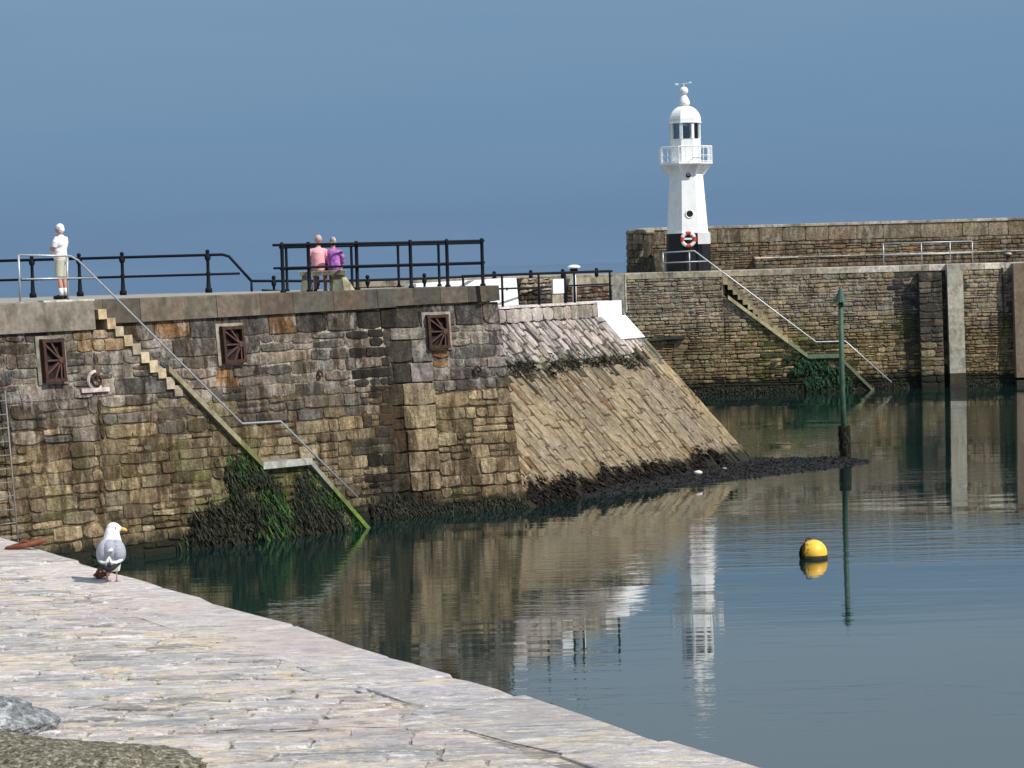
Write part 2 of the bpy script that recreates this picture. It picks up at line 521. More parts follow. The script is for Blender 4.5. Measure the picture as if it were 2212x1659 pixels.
def colC(u, v, r):
    c = col_pier(u, v, r, side=0)
    if abs(u - stC[0]) < .35 and stC[1] - .3 < v < stC[1] + .15: c = jit((.27, .15, .07), r)
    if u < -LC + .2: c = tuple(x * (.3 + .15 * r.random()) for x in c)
    elif v < 3.4: c = jit(r.choice(TANS[:3]), r, .12)
    if v > 3.6 and u > -1.0 and r.random() < .5: c = jit((.3, .26, .25), r)
    return c

def colP(u, v, r):
    if v > 3.5: c = r.choice([(.22, .2, .18), (.19, .175, .165), (.25, .23, .2)])
    else: c = r.choice([(.27, .22, .15), (.24, .195, .13), (.22, .175, .115)])
    if v < .5: c = (.07, .065, .04)
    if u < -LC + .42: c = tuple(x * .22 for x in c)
    return jit(c, r, .08)
pier = thing("stone_pier", (PB.x, PB.y, 0), "old rubble stone pier with steps and thick coping, carrying the tall black railings", "pier")

# outer masonry with the stair profile cut out of its top
COPL = 5.62
k1 = (vL - (vS - .02)) / (uL0 - uS)
def line(p, q): return lambda P: (p[1] + (q[1] - p[1]) * (P[0] - p[0]) / (q[0] - p[0])) - P[1]
uTop0 = uT - .2
slope1 = lambda P: (vS + (vL - vS) * (P[0] - uS) / (uL0 - uS)) - P[1] - .04
slope2 = lambda P: (vL + (0 - vL) * (P[0] - uL1) / (uF - uL1)) - P[1] - .12
clipsA = [[lambda P: uTop0 - P[0], lambda P: COPL - P[1]],
          [lambda P: P[0] - uTop0, lambda P: uL0 - P[0], slope1, lambda P: COPL - P[1]],
          [lambda P: P[0] - uL0, lambda P: uL1 - P[0], lambda P: vL - .1 - P[1]],
          [lambda P: P[0] - uL1, lambda P: uF + .1 - P[0], slope2]]
r = random.Random(11)
mb = MB()
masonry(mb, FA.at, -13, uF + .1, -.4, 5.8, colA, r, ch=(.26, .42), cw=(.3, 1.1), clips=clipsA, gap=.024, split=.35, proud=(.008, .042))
def backing(mb, F, segs, w=-.0, cell=.35):
    """mortar sheet behind the stones, segs = [(u0,u1,topfunc)]"""
    for u0, u1, tf in segs:
        n = max(1, int((u1 - u0) / .5)); m = 18
        for i in range(n):
            a = u0 + (u1 - u0) * i / n; b = u0 + (u1 - u0) * (i + 1) / n
            for j in range(m):
                ta, tb = tf(a), tf(b)
                va0 = -.5 + (ta + .5) * j / m; va1 = -.5 + (ta + .5) * (j + 1) / m
                vb0 = -.5 + (tb + .5) * j / m; vb1 = -.5 + (tb + .5) * (j + 1) / m
                z = (va0 + vb1) / 2
                if z > 3.8: mb.cur = rng.choice([(.16, .145, .12), (.34, .31, .27), (.26, .235, .2), (.10, .09, .08)])
                elif z > 1: mb.cur = rng.choice([(.06, .045, .028), (.10, .08, .05), (.18, .15, .10)])
                else: mb.cur = (.035, .03, .018)
                mb.add([F.at(a, va0, w), F.at(b, vb0, w), F.at(b, vb1, w), F.at(a, va1, w)], [(0, 1, 2, 3)])
backing(mb, FA, [(-13, uTop0, lambda u: COPL), (uTop0, uL0, lambda u: min(COPL, slope1((u, 0)) )), (uL0, uL1, lambda u: vL - .1), (uL1, uF, lambda u: max(-.3, slope2((u, 0))))])
mb.build("outer_masonry", M_STONE, pier)

# wall behind the stair and the pier head
mb = MB()
uB0 = (A0 - PB).dot(dA) + uT - .4
COPR = lambda t: 5.78 + .17 * t
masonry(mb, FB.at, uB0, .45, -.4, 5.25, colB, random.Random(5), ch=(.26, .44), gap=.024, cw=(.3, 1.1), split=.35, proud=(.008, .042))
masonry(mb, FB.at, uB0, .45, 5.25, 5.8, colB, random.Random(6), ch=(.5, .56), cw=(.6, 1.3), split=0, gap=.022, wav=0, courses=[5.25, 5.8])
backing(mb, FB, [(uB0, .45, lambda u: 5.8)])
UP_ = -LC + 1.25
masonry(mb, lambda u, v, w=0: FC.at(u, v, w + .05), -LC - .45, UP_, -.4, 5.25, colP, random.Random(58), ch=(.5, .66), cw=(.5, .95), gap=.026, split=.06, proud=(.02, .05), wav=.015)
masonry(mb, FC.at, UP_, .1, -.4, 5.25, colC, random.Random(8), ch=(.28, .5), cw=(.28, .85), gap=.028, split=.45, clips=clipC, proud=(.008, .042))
masonry(mb, FC.at, -LC - .45, .1, 5.25, 5.88, colC, random.Random(9), cw=(.5, .9), split=0, gap=.022, wav=0, courses=[5.25, 5.88], clips=clipC)
backing(mb, FC, [(-LC - .45, ucT, lambda u: 5.88)])
for j in range(12):
    a, b = -.5 + 6.38 * j / 12, -.5 + 6.38 * (j + 1) / 12
    mb.cur = (.07, .05, .03); mb.add([FC.at(ucT, a), FC.at(ucT * a / 6.3, a), FC.at(ucT * b / 6.3, b), FC.at(ucT, b)], [(0, 1, 2, 3)])
mb.build("inner_masonry", M_STONE, pier)
# end return of the pier head, turned away from the harbour
dR = Vector((-.82, .57, 0)).normalized(); nR = Vector((-dR.y * -1, dR.x, 0)); nR = Vector((dR.y, -dR.x, 0))
FR = Frame(PC, dR, nR, V=CORNER_V)
mb = MB()
masonry(mb, FR.at, 0, 3.2, -.4, 5.88, lambda u, v, r: colC(-.5, v, r), random.Random(18), ch=(.28, .46), cw=(.3, .75), gap=.03)
backing(mb, FR, [(0, 3.2, lambda u: 5.88)])
mb.build("end_masonry", M_STONE, pier)

# coping blocks: slab runs on top, a dark shadow joint under them
def coping_run(mb, F, u0, u1, vb0, vb1, vt, depth, w, col, r, L=(1.1, 2.2)):
    u = u0
    while u < u1 - .01:
        ue = u + r.uniform(*L)
        if ue > u1 - .5: ue = u1
        t0 = (u - u0) / (u1 - u0); t1 = (ue - u0) / (u1 - u0)
        a0 = vb0 + (vb1 - vb0) * t0; a1 = vb0 + (vb1 - vb0) * t1
        mb.cur = jit(r.choice(col), r, .16)
        g = .006; e = r.uniform(-.008, .008); bv = .02
        P = []
        for (uu, vb) in ((u + g, a0), (ue - g, a1)):
            P.append([F.at(uu, vb, w + e), F.at(uu, vt - bv, w + e), F.at(uu, vt, w + e - bv), F.at(uu, vt, w - depth), F.at(uu, vb, w - depth)])
        mb.rings(P)
        u = ue
mb = MB()
rc = random.Random(3)
CONC = [(.25, .228, .185), (.22, .2, .165), (.2, .182, .152)]
coping_run(mb, FA, -13, uTop0 + .1, COPL - .05, COPL + .02, DECK_Z, .8, .11, CONC, rc, (3.0, 5.5))
DARKC = [(.095, .083, .067), (.115, .098, .076), (.075, .068, .056), (.13, .108, .083), (.10, .077, .057)]
coping_run(mb, FB, uB0, -.75, 5.72, 5.82, DECK_Z, .8, .12, DARKC, rc, (.7, 1.5))
coping_run(mb, FB, -.75, .45, 5.82, 5.84, DECK_Z, .8, .12, [(.085, .08, .07)], rc, (.4, .5))
coping_run(mb, FC, -LC - .25, ucT + .06, 5.86, 5.92, DECK_Z, .8, .12, DARKC, rc, (.5, 1.1))
coping_run(mb, FR, .08, 3.2, 5.9, 5.92, DECK_Z, .7, .05, DARKC, rc, (.6, 1.1))
mb.build("coping", M_CONC, pier)

# solid core with the walking surface
def xy(p): return (p.x, p.y)
ucr = uTop0 + .1
core = [xy(FA.at(-13, 6.3, -.12)), xy(FA.at(uTop0 + .05, 6.3, -.12)), xy(FB.at(uB0 + .0, 6.3, -.12)), xy(FB.at(0, 6.3, -.12)),
        xy(FC.at(ucT - .12, 6.3, -.14)), (PC.x - 3.2, PC.y + 3.4), (PC.x - 8.4, 77.0), (-11.0, 78.2), (-24.0, 79.0), (-24.0, 50.0)]
mb = MB(); mb.prism(core, -.6, DECK_Z - .004)
mb.build("deck", M_DECK, pier)
# bright worn strip along the deck edge, by the head of the stair
mb = MB(); p0 = FA.at(uT - 1.55, DECK_Z + .012, .07); p1 = FA.at(uT - .05, DECK_Z + .012, .07)
mb.cur = (.55, .53, .48)
mb.box((p0 + p1) / 2 - nA * .12, (p1 - p0) / 2, nA * .12, UP * .022)
mb.build("threshold_slab", M_CONC, pier)

# steps: one stepped block from the outer face back to the inner wall
def stair_profile(ua, va, ub, vb, n):
    pts = []
    for i in range(n):
        a = ua + (ub - ua) * i / n; b = ua + (ub - ua) * (i + 1) / n
        z = va + (vb - va) * (i + 1) / n
        pts.append((a, b, z))
    return pts
mb = MB(); rs = random.Random(2)
nfl = 20
uTs = uT + .02
for (a, b, z) in stair_profile(uTs, DECK_Z, uL0, vL, nfl):
    light = z > 4.2
    mb.cur = jit(rs.choice([(.50, .42, .28), (.42, .34, .22), (.46, .40, .30)]) if light else (.28, .24, .17), rs, .12)
    if z > 5.2: mb.cur = jit(rs.choice([(.42, .24, .12), (.34, .29, .2), (.4, .3, .18)]), rs)
    lowz = z - (rs.choice((.25, .28, .31)) if z > 4.15 else .34)
    w = (.085 if z > 4.15 else .0) + rs.uniform(-.01, .012)
    q = [FA.at(a, lowz, w), FA.at(b + .012, lowz, w), FA.at(b + .012, z - .008, w), FA.at(a, z - .008, w)]
    qb = [FA.at(a, lowz, -STW - .3), FA.at(b + .012, lowz, -STW - .3), FA.at(b + .012, z - .008, -STW - .3), FA.at(a, z - .008, -STW - .3)]
    mb.rings([q, qb])
mb.build("upper_steps", M_CONC, pier)
mb = MB()
for (a, b, z) in stair_profile(uL1, vL, uF, -.02, 9):
    mb.cur = jit((.15, .14, .07), rs, .15)
    q = [FA.at(a, z - .5, .03), FA.at(b + .01, z - .5, .03), FA.at(b + .01, z, .03), FA.at(a, z, .03)]
    qb = [FA.at(a, z - .5, -STW - .3), FA.at(b + .01, z - .5, -STW - .3), FA.at(b + .01, z, -STW - .3), FA.at(a, z, -STW - .3)]
    mb.rings([q, qb])
mb.build("lower_steps", M_CONC, pier)
mb = MB(); mb.cur = (.24, .23, .2)
q = [FA.at(uL0 - .02, vL - .14, .05), FA.at(uL1 + .05, vL - .14, .05), FA.at(uL1 + .05, vL, .05), FA.at(uL0 - .02, vL, .05)]
mb.rings([q, [p - nA * (STW + .3) for p in q]])
mb.build("landing", M_CONC, pier)
# kerb beam down the outer edge of each flight
def beam(mb, F, a, b, h, w0, w1):
    q0 = [F.at(a[0], a[1] - h, w0), F.at(a[0], a[1] - h, w1), F.at(a[0], a[1], w1), F.at(a[0], a[1], w0)]
    q1 = [F.at(b[0], b[1] - h, w0), F.at(b[0], b[1] - h, w1), F.at(b[0], b[1], w1), F.at(b[0], b[1], w0)]
    mb.rings([q0, q1])
mb = MB()
NS = 12
for i in range(NS):
    t0, t1 = i / NS, (i + 1) / NS
    mb.cur = (.27, .235, .15) if t0 < .7 else (.14, .15, .06)
    beam(mb, FA, (uS + (uL0 - uS) * t0, vS + .1 + (vL + .08 - vS - .1) * t0), (uS + (uL0 - uS) * t1, vS + .1 + (vL + .08 - vS - .1) * t1), .17, .0, .16)
mb.cur = (.36, .36, .34)
beam(mb, FA, (uL0 - .03, vL + .06), (uL1 + .06, vL + .06), .17, .0, .17)
for i in range(8):
    t0, t1 = i / 8, (i + 1) / 8
    mb.cur = [(.26, .26, .24), (.24, .24, .2), (.2, .21, .14), (.15, .18, .06), (.12, .17, .035), (.12, .19, .03), (.12, .2, .03), (.12, .19, .03)][i]
    beam(mb, FA, (uL1 + (uF - uL1) * t0, vL + .06 + (-vL - .06) * t0), (uL1 + (uF - uL1) * t1, vL + .06 + (-vL - .06) * t1), .16, .0, .16)
mb.build("stair_kerb", M_TIMBER, pier)

# ================================================================== THE SLOPING PIER HEAD
F1 = hitz(1142, 1096, 0); F2 = hitz(1632, 999, 0)
dS = (F2 - F1).normalized(); nS = Vector((dS.y, -dS.x, 0))
LS = (F2 - F1).length
ZV, ZT = 5.02, 5.58                                 # slope top, coping top
# choose the run so that the right edge stands where the photo shows it
rr_ = ray(1350, 684); q = O_CAM + rr_ * ((ZV - CAM_H) / rr_.z)
m2 = Matrix(((dS.x, -nS.x), (dS.y, -nS.y)))
RUN = 4.85
for k in range(200):
    RUN_ = 2.5 + k * .03
    p = F2 - nS * RUN_ + UP * ZV
    loc = CAM_R.to_3x3().inverted() @ (p - O_CAM)
    px = CX + F_PX * loc.x / -loc.z
    if px < 1350: RUN = RUN_; break
print("RUN", RUN, "LS", LS, "F1", F1, "F2", F2)
FS = Frame(F1, dS, nS, V=UP - nS * (RUN / ZV))
FT = Frame(F1 - nS * RUN, dS, nS, .03)              # vertical course above the slope
SL = sqrt(1 + (RUN / ZV) ** 2)
NSn = (nS + UP * (RUN / ZV)).normalized()
def slope_at(a, b, w=0): return F1 + dS * b + FS.V * (a / SL) + NSn * w      # a up the slope, b along it
PINK = [(.46, .41, .39), (.40, .36, .35), (.52, .47, .45), (.34, .31, .3), (.44, .40, .41), (.25, .22, .22)]
def colS(a, b, r):
    z = a / SL + r.uniform(-.2, .2)
    if z > 4.1: c = r.choice(PINK)
    elif z > 3.75: c = r.choice([(.2, .19, .16), (.15, .145, .12), (.24, .22, .19), (.3, .27, .25)])
    elif z > 3.45: c = r.choice([(.07, .065, .045), (.04, .038, .028), (.11, .10, .07)])
    elif z > .35: c = r.choice([(.275, .232, .162), (.295, .25, .175), (.285, .24, .168), (.25, .21, .15), (.30, .255, .182), (.22, .182, .125)])
    else: c = (.25, .19, .1)
    if b > LS - .9 and z < 3.6: c = (.32, .265, .17)
    if r.random() < .04 and z < 3.5: c = (.17, .11, .06)
    return jit(c, r, .05, .02)
lower = thing("sloping_pier_head", (F1.x, F1.y, 0), "pale sloping stone apron, sandy below its dark weed line, one edge painted white", "pier")
mb = MB()
# the painted stones at the right edge are a part of their own, so the slope stops short there above z_w
u_w = LS - .95; z_w = 4.25
masonry(mb, slope_at, -.4 * SL, z_w * SL, 0, LS, colS, random.Random(21), ch=(.24, .42), cw=(.45, 1.3), gap=.035, proud=(.02, .07), split=.3, wav=.02, rough=.035) if False else None
def slope_masonry(b0, b1, a0, a1, seed):
    # columns running up the slope: swap axes so that courses run along it
    masonry(mb, lambda u, v, w=0: slope_at(u, v, w), a0, a1, b0, b1, colS, random.Random(seed), ch=(.18, .5), cw=(.3, 1.25), gap=.017, proud=(.005, .06), split=.5, wav=.09, rough=.06, aniso=(1, 1))
WE = 1.75
slope_masonry(-.3, LS - WE, -.4 * SL, 3.75 * SL, 21)
masonry(mb, lambda u, v, w=0: slope_at(u, v, w), 3.75 * SL, ZV * SL, -.3, LS - WE, colS, random.Random(29), ch=(.2, .42), cw=(.28, .75), gap=.042, proud=(.02, .09), split=.45, wav=.05, rough=.06)
slope_masonry(LS - WE, LS, -.4 * SL, z_w * SL, 22)
def colTop(u, v, r): return jit(r.choice(PINK[:3] + [(.3, .28, .24)]), r, .1)
masonry(mb, FT.at, -1, LS - WE - .02, ZV, ZT - .06, colTop, random.Random(23), cw=(.35, .6), split=0, gap=.03, courses=[ZV, ZT - .06], wav=0)
# joints
def sheet(mb, pts, n, m):
    a, b, c, d = pts
    for i in range(n):
        for j in range(m):
            def P(s, t): return (a * (1 - s) + b * s) * (1 - t) + (d * (1 - s) + c * s) * t
            z = P((i + .5) / n, (j + .5) / m).z
            mb.cur = (.10, .07, .035) if z < 3.2 else ((.03, .028, .02) if z < 3.9 else (.045, .04, .038))
            mb.add([P(i / n, j / m), P((i + 1) / n, j / m), P((i + 1) / n, (j + 1) / m), P(i / n, (j + 1) / m)], [(0, 1, 2, 3)])
sheet(mb, [slope_at(-.4 * SL, -.3), slope_at(-.4 * SL, LS), slope_at(ZV * SL, LS), slope_at(ZV * SL, -.3)], 6, 20)
sheet(mb, [FT.at(-1, ZV), FT.at(LS, ZV), FT.at(LS, ZT - .06), FT.at(-1, ZT - .06)], 6, 1)
# the return at the far right end
e0 = slope_at(-.4 * SL, LS); e1 = slope_at(ZV * SL, LS); e2 = FT.at(LS, ZT - .06)
back = [Vector((p.x, p.y, p.z)) - nS * 0 for p in (e0, e1, e2)]
mb.cur = (.2, .17, .12)
mb.add([e0, e1, e2, e2 - nS * 2.6, Vector(e0) - nS * (RUN + 2.6)], [(0, 1, 2, 3, 4)])
mb.build("apron_masonry", M_SLOPE, lower)
# painted edge
mb = MB()
for (a0, a1) in ((z_w, 4.5), (4.5, 4.76), (4.76, ZV)):
    q = [slope_at(a0 * SL + .006, LS - WE, 0), slope_at(a0 * SL + .006, LS + .01, 0), slope_at(a1 * SL, LS + .01, 0), slope_at(a1 * SL, LS - WE, 0)]
    mb.rings([q, [p + NSn * .06 for p in q]])
q = [FT.at(LS - WE - .03, ZV, 0), FT.at(LS + .01, ZV, 0), FT.at(LS + .01, ZT, 0), FT.at(LS - WE - .03, ZT, 0)]
mb.rings([[p - nS * .9 for p in q], [p + nS * .06 for p in q]])
mb.build("painted_edge", M_WALLWHITE, lower)
# pale coping strip with worn paint
mb = MB(); u = -1; rk = random.Random(4)
while u < LS - WE - .08:
    ue = min(LS - WE - .04, u + rk.uniform(.7, 1.4))
    mb.cur = jit((.62, .55, .53), rk, .08)
    q = [FT.at(u, ZT - .06, 0), FT.at(ue - .012, ZT - .06, 0), FT.at(ue - .012, ZT, 0), FT.at(u, ZT, 0)]
    mb.rings([[p - nS * .6 for p in q], [p + nS * .05 for p in q]])
    u = ue
mb.build("edge_stones", M_CONC, lower)
mb = MB()
T1 = F1 - nS * RUN; T2 = F2 - nS * RUN
def off(p, a, b): return (p.x + dS.x * a - nS.x * b, p.y + dS.y * a - nS.y * b)
mb.prism([off(T1, -2, .3), off(T2, -.02, .3), off(T2, -.02, 3.4), (-9.0, 84.0), (-22, 84.0), (-22, 79.4), (-9, 78.4), (PC.x - 6.5, 78.0), (PC.x - 3.2, 77)], -.6, ZT - .02)
mb.build("lower_deck", M_DECK, lower)

# parapet along the seaward side of the lower deck
FP = Frame(F1 - nS * (RUN + 1.9), dS, nS, .0)
def up_(px): return FP.pix(px, 640)[0]
def zp(px, py): return FP.pix(px, py)[1]
par = thing("parapet_wall", FP.at(up_(1120), ZT), "low seaward parapet behind the apron, part whitewashed, part dark rubble with a concrete cap", "wall")
mb = MB()
pa, pb = up_(900), up_(1117)
ztw = zp(1040, 604)
q0 = [FP.at(pa, ZT - .03, 0), FP.at(pb + .1, ZT - .03, 0), FP.at(pb - .02, ztw + .02, 0), FP.at(pa, ztw - .05, 0)]
mb.rings([[p - nS * .45 for p in q0], q0])
mb.build("whitewashed_section", M_WALLWHITE, par)
mb = MB(); mb.cur = (.02, .02, .02)
mb.ball(FP.at(up_(1095), zp(1095, 624), .01), .05, .05, .05, 8)
mb.build("drain_hole", M_BLACKBASE, par)
mb = MB(); r5 = random.Random(9)
ra, rb = up_(1122), up_(1190)
darkf = lambda u, v, r: jit(r.choice([(.05, .04, .04), (.08, .07, .065), (.06, .035, .03)]) if v < ZT + .42 else r.choice([(.3, .26, .2), (.16, .14, .12), (.38, .35, .3)]), r)
zr = zp(1160, 600)
masonry(mb, FP.at, ra, rb, ZT - .02, zr, darkf, r5, ch=(.13, .24), cw=(.2, .45), gap=.03, proud=(.03, .1), rough=.05, clips=[[lambda P: (P[0] - ra) * 1.1 - (P[1] - ZT) * .4 + .12]])
mb.cur = (.05, .045, .04)
q = [FP.at(ra + .05, ZT - .03), FP.at(rb, ZT - .03), FP.at(rb, zr), FP.at(ra + .3, zr)]
mb.rings([[p - nS * .5 for p in q], q])
mb.build("rubble_section", M_FAR, par)
mb = MB(); wa, wb = up_(1191), up_(1215)
q = [FP.at(wa, zp(1200, 634), .0), FP.at(wb, zp(1200, 634), 0), FP.at(wb, zp(1200, 603), 0), FP.at(wa, zp(1200, 603), 0)]
mb.rings([[p - nS * .5 for p in q], [p + nS * .08 for p in q]])
mb.build("painted_pillar", M_WALLWHITE, par)
mb = MB(); mb.cur = (.3, .26, .2)
q = [FP.at(wa, ZT - .03), FP.at(wb, ZT - .03), FP.at(wb, zp(1200, 634) - .003), FP.at(wa, zp(1200, 634) - .003)]
mb.rings([[p - nS * .5 for p in q], [p + nS * .04 for p in q]])
mb.build("pillar_foot", M_CONC, par)
mb = MB(); ca, cb = up_(1216), up_(1321)
zc = zp(1270, 618); zt2 = zp(1270, 600)
masonry(mb, FP.at, ca, cb, ZT - .02, zc, lambda u, v, r: jit(r.choice([(.09, .045, .035), (.12, .07, .055), (.07, .05, .045), (.16, .13, .11)]), r), r5, ch=(.12, .2), cw=(.3, .7), gap=.025)
mb.cur = (.05, .04, .035)
q = [FP.at(ca, ZT - .03), FP.at(cb, ZT - .03), FP.at(cb, zc), FP.at(ca, zc)]
mb.rings([[p - nS * .5 for p in q], q])
mb.build("dark_stone_section", M_FAR, par)
mb = MB(); mb.cur = (.3, .27, .2)
q = [FP.at(ca, zc), FP.at(cb, zc), FP.at(cb, zt2), FP.at(ca, zt2)]
mb.rings([[p - nS * .55 for p in q], [p + nS * .07 for p in q]])
mb.build("cap", M_CONC, par)

# white mushroom ventilator on its post
bpos = FP.at(up_(1222), ZT, .35)
vent = thing("mushroom_vent", bpos, "white mushroom capped post standing at the lower railing", "post")
mb = MB(); ztop = FP.pix(1222, 573)[1]
mb.lathe(bpos, [(-.02, .075), (ztop - ZT - .22, .07)], 12); mb.build("post", M_WHITE, vent, True)
mb = MB(); mb.lathe(bpos, [(ztop - ZT - .26, .14), (ztop - ZT - .10, .13)], 12); mb.build("neck", M_BLACK, vent, True)
mb = MB(); mb.lathe(bpos, [(ztop - ZT - .11, .2), (ztop - ZT - .09, .235), (ztop - ZT - .04, .22), (ztop - ZT, .12), (ztop - ZT + .01, .02)], 18); mb.build("cap", M_WHITE, vent, True)

# ================================================================== THE FAR PIER
G0 = hitz(1500, 853, 0); G1 = hitz(2212, 833, 0)
dG = (G1 - G0).normalized(); nG = Vector((dG.y, -dG.x, 0))
FG = Frame(G0, dG, nG, .06)
print("far", G0, G1)
def ug(px, py=700): return FG.pix(px, py)[0]
QZ = FG.pix(1700, 581)[1]
print("far quay z", QZ)
uGL = ug(1352, 620)
uGR = ug(2212, 700) + 6
gT = FG.pix(1562, 628); gS = FG.pix(1572, 640); gL0 = FG.pix(1745, 768); gL1 = FG.pix(1812, 768); gF = FG.pix(1888, 842)
gst = ug(1975), ug(2110)
def colG(u, v, r):
    if v < 1.2: c = r.choice([(.16, .125, .07), (.12, .1, .055), (.2, .155, .09)])
    elif v < 3.0: c = r.choice([(.2, .16, .09), (.17, .135, .08), (.23, .185, .11), (.14, .12, .07)])
    else: c = r.choice([(.24, .205, .145), (.2, .175, .13), (.27, .235, .165), (.17, .16, .14), (.23, .18, .12)])
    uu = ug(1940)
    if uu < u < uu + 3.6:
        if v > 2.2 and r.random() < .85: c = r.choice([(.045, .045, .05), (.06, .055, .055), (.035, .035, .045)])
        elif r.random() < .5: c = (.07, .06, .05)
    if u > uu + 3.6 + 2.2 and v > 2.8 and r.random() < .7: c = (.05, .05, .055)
    # green slime around the lower landing
    cl = gL0[0]
    if v < 2.6 and cl - 2.2 < u < cl + 2.6 and v > .5 and r.random() < .75 - abs(u - cl) * .15: c = r.choice([(.02, .04, .02), (.03, .045, .018), (.05, .06, .025)])
    elif v < 3.2 and gT[0] + 1 < u < cl and r.random() < .3: c = (.12, .13, .04)
    return jit(tuple(x * 1.18 for x in c), r, .12)
far = thing("far_pier", (G0.x, G0.y, 0), "long far pier of brown coursed rubble with slimy steps down to the water", "pier")
ST2 = 1.0
sl1 = lambda P: (gS[1] + (gL0[1] - gS[1]) * (P[0] - gS[0]) / (gL0[0] - gS[0])) - P[1] - .1
sl2 = lambda P: (gL1[1] + (-.0 - gL1[1]) * (P[0] - gL1[0]) / (gF[0] - gL1[0])) - P[1] - .1
vGL = gL0[1]
clG = [[lambda P: gT[0] - P[0]],
       [lambda P: P[0] - gT[0], lambda P: gL0[0] - P[0], sl1],
       [lambda P: P[0] - gL0[0], lambda P: gL1[0] - P[0], lambda P: vGL - .1 - P[1]],
       [lambda P: P[0] - gL1[0], lambda P: gF[0] - P[0], sl2]]
mb = MB()
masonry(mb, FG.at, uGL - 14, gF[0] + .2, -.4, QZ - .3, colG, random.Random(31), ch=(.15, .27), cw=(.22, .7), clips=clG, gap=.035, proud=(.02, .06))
zq = QZ - .3
backing(mb, FG, [(uGL - 14, gT[0], lambda u: zq), (gT[0], gL0[0], lambda u: sl1((u, 0))), (gL0[0], gL1[0], lambda u: vGL - .1), (gL1[0], gF[0], lambda u: max(-.3, sl2((u, 0))))])
mb.build("outer_masonry", M_FAR, far)
FG2 = Frame(G0 - nG * ST2, dG, nG, .06)
mb = MB()
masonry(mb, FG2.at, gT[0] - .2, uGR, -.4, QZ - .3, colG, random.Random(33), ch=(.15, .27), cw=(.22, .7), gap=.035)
backing(mb, FG2, [(gT[0] - .2, uGR, lambda u: zq)])
mb.build("recess_masonry", M_FAR, far)
mb = MB()
CG = [(.38, .33, .24), (.33, .29, .21), (.42, .36, .27)]
coping_run(mb, FG, uGL - 14, gT[0], zq, zq, QZ, .9, .06, CG, rc, (1.2, 2.2))
coping_run(mb, FG2, gT[0], gF[0] - .5, zq, zq, QZ, .9, .06, CG, rc, (1.2, 2.2))
coping_run(mb, FG2, gF[0] - .5, uGR, zq, zq, QZ, .9, .06, [(.6, .54, .45), (.55, .5, .42), (.48, .42, .34)], rc, (1.2, 2.2))
mb.build("coping", M_CONC, far)
mb = MB()
cg = [xy(FG.at(uGL - 14, QZ, -.2)), xy(FG.at(gT[0] + .1, QZ, -.2)), xy(FG2.at(gT[0] + .1, QZ, -.2)), xy(FG2.at(uGR, QZ, -.2)), xy(FG.at(uGR, QZ, -14)), xy(FG.at(uGL - 14, QZ, -14))]
mb.prism(cg, -.6, QZ - .004)
mb.build("deck", M_DECK, far)
mb = MB()
for (a, b, z) in stair_profile(gT[0], QZ, gL0[0], vGL, 17):
    mb.cur = jit((.3, .25, .15), rs, .1)
    q = [FG.at(a, z - .45, .02), FG.at(b + .01, z - .45, .02), FG.at(b + .01, z, .02), FG.at(a, z, .02)]
    mb.rings([q, [p - nG * (ST2 + .2) for p in q]])
mb.build("upper_steps", M_CONC, far)
mb = MB()
for (a, b, z) in stair_profile(gL1[0], vGL, gF[0], 0, 9):
    mb.cur = jit((.1, .11, .05), rs, .1)
    q = [FG.at(a, z - .45, .02), FG.at(b + .01, z - .45, .02), FG.at(b + .01, z, .02), FG.at(a, z, .02)]
    mb.rings([q, [p - nG * (ST2 + .2) for p in q]])
mb.build("lower_steps", M_CONC, far)
mb = MB()
for i in range(8):
    t0, t1 = i / 8, (i + 1) / 8
    mb.cur = (.44, .38, .22) if i < 6 else (.2, .24, .12)
    beam(mb, FG, (gS[0] + (gL0[0] - gS[0]) * t0, gS[1] + .06 + (gL0[1] - gS[1]) * t0), (gS[0] + (gL0[0] - gS[0]) * t1, gS[1] + .06 + (gL0[1] - gS[1]) * t1), .2, 0, .2)
mb.cur = (.1, .16, .1)
beam(mb, FG, (gL0[0] - .03, vGL + .05), (gL1[0] + .03, vGL + .05), .2, 0, .2)
mb.cur = (.13, .16, .09)
beam(mb, FG, (gL1[0], gL1[1] + .05), (gF[0], .02), .2, 0, .2)
mb.build("stair_kerb", M_TIMBER, far)
# concrete quoin at the left end, buttress and pale fender pier at the right
mb = MB(); mb.cur = (.34, .33, .28)
ua, ub = ug(1322, 620), ug(1350, 620)
beam(mb, FG, (ua, QZ + .02), (ub, QZ + .02), QZ + .4, .0, .1)
mb.cur = (.5, .46, .38)
beam(mb, FG, (ub, QZ + .03), (ub + .07, QZ + .03), 2.0, .0, .13)
mb.build("corner_quoin", M_CONC, far)
mb = MB(); r6 = random.Random(12)
ua, ub = ug(1990), ug(2040)
butt = Frame(FG2.O, FG.U, FG.N, .045)
masonry(mb, lambda u, v, w=0: butt.at(u, v, w + .5), ua, ub, -.4, QZ - .4, lambda u, v, r: jit(r.choice([(.055, .055, .05), (.07, .065, .06), (.12, .11, .09)]) if v > 2.4 else r.choice([(.22, .19, .14), (.16, .14, .1), (.1, .085, .06)]), r), r6, ch=(.3, .5), cw=(.5, 1.0), gap=.035)
mb.cur = (.06, .055, .045)
beam(mb, butt, (ua, QZ - .4), (ub, QZ - .4), QZ, -.1, .495)
mb.build("buttress", M_FAR, far)
M_WEEDFOOT = mat_plain("weedy_foot", (.03, .027, .018), .8, .5, 14, bmp=.8)
fend = thing("concrete_fender", FG2.at(ug(2066), 0, .5), "pale concrete fender pile standing proud of the far pier wall", "fender")
mb = MB()
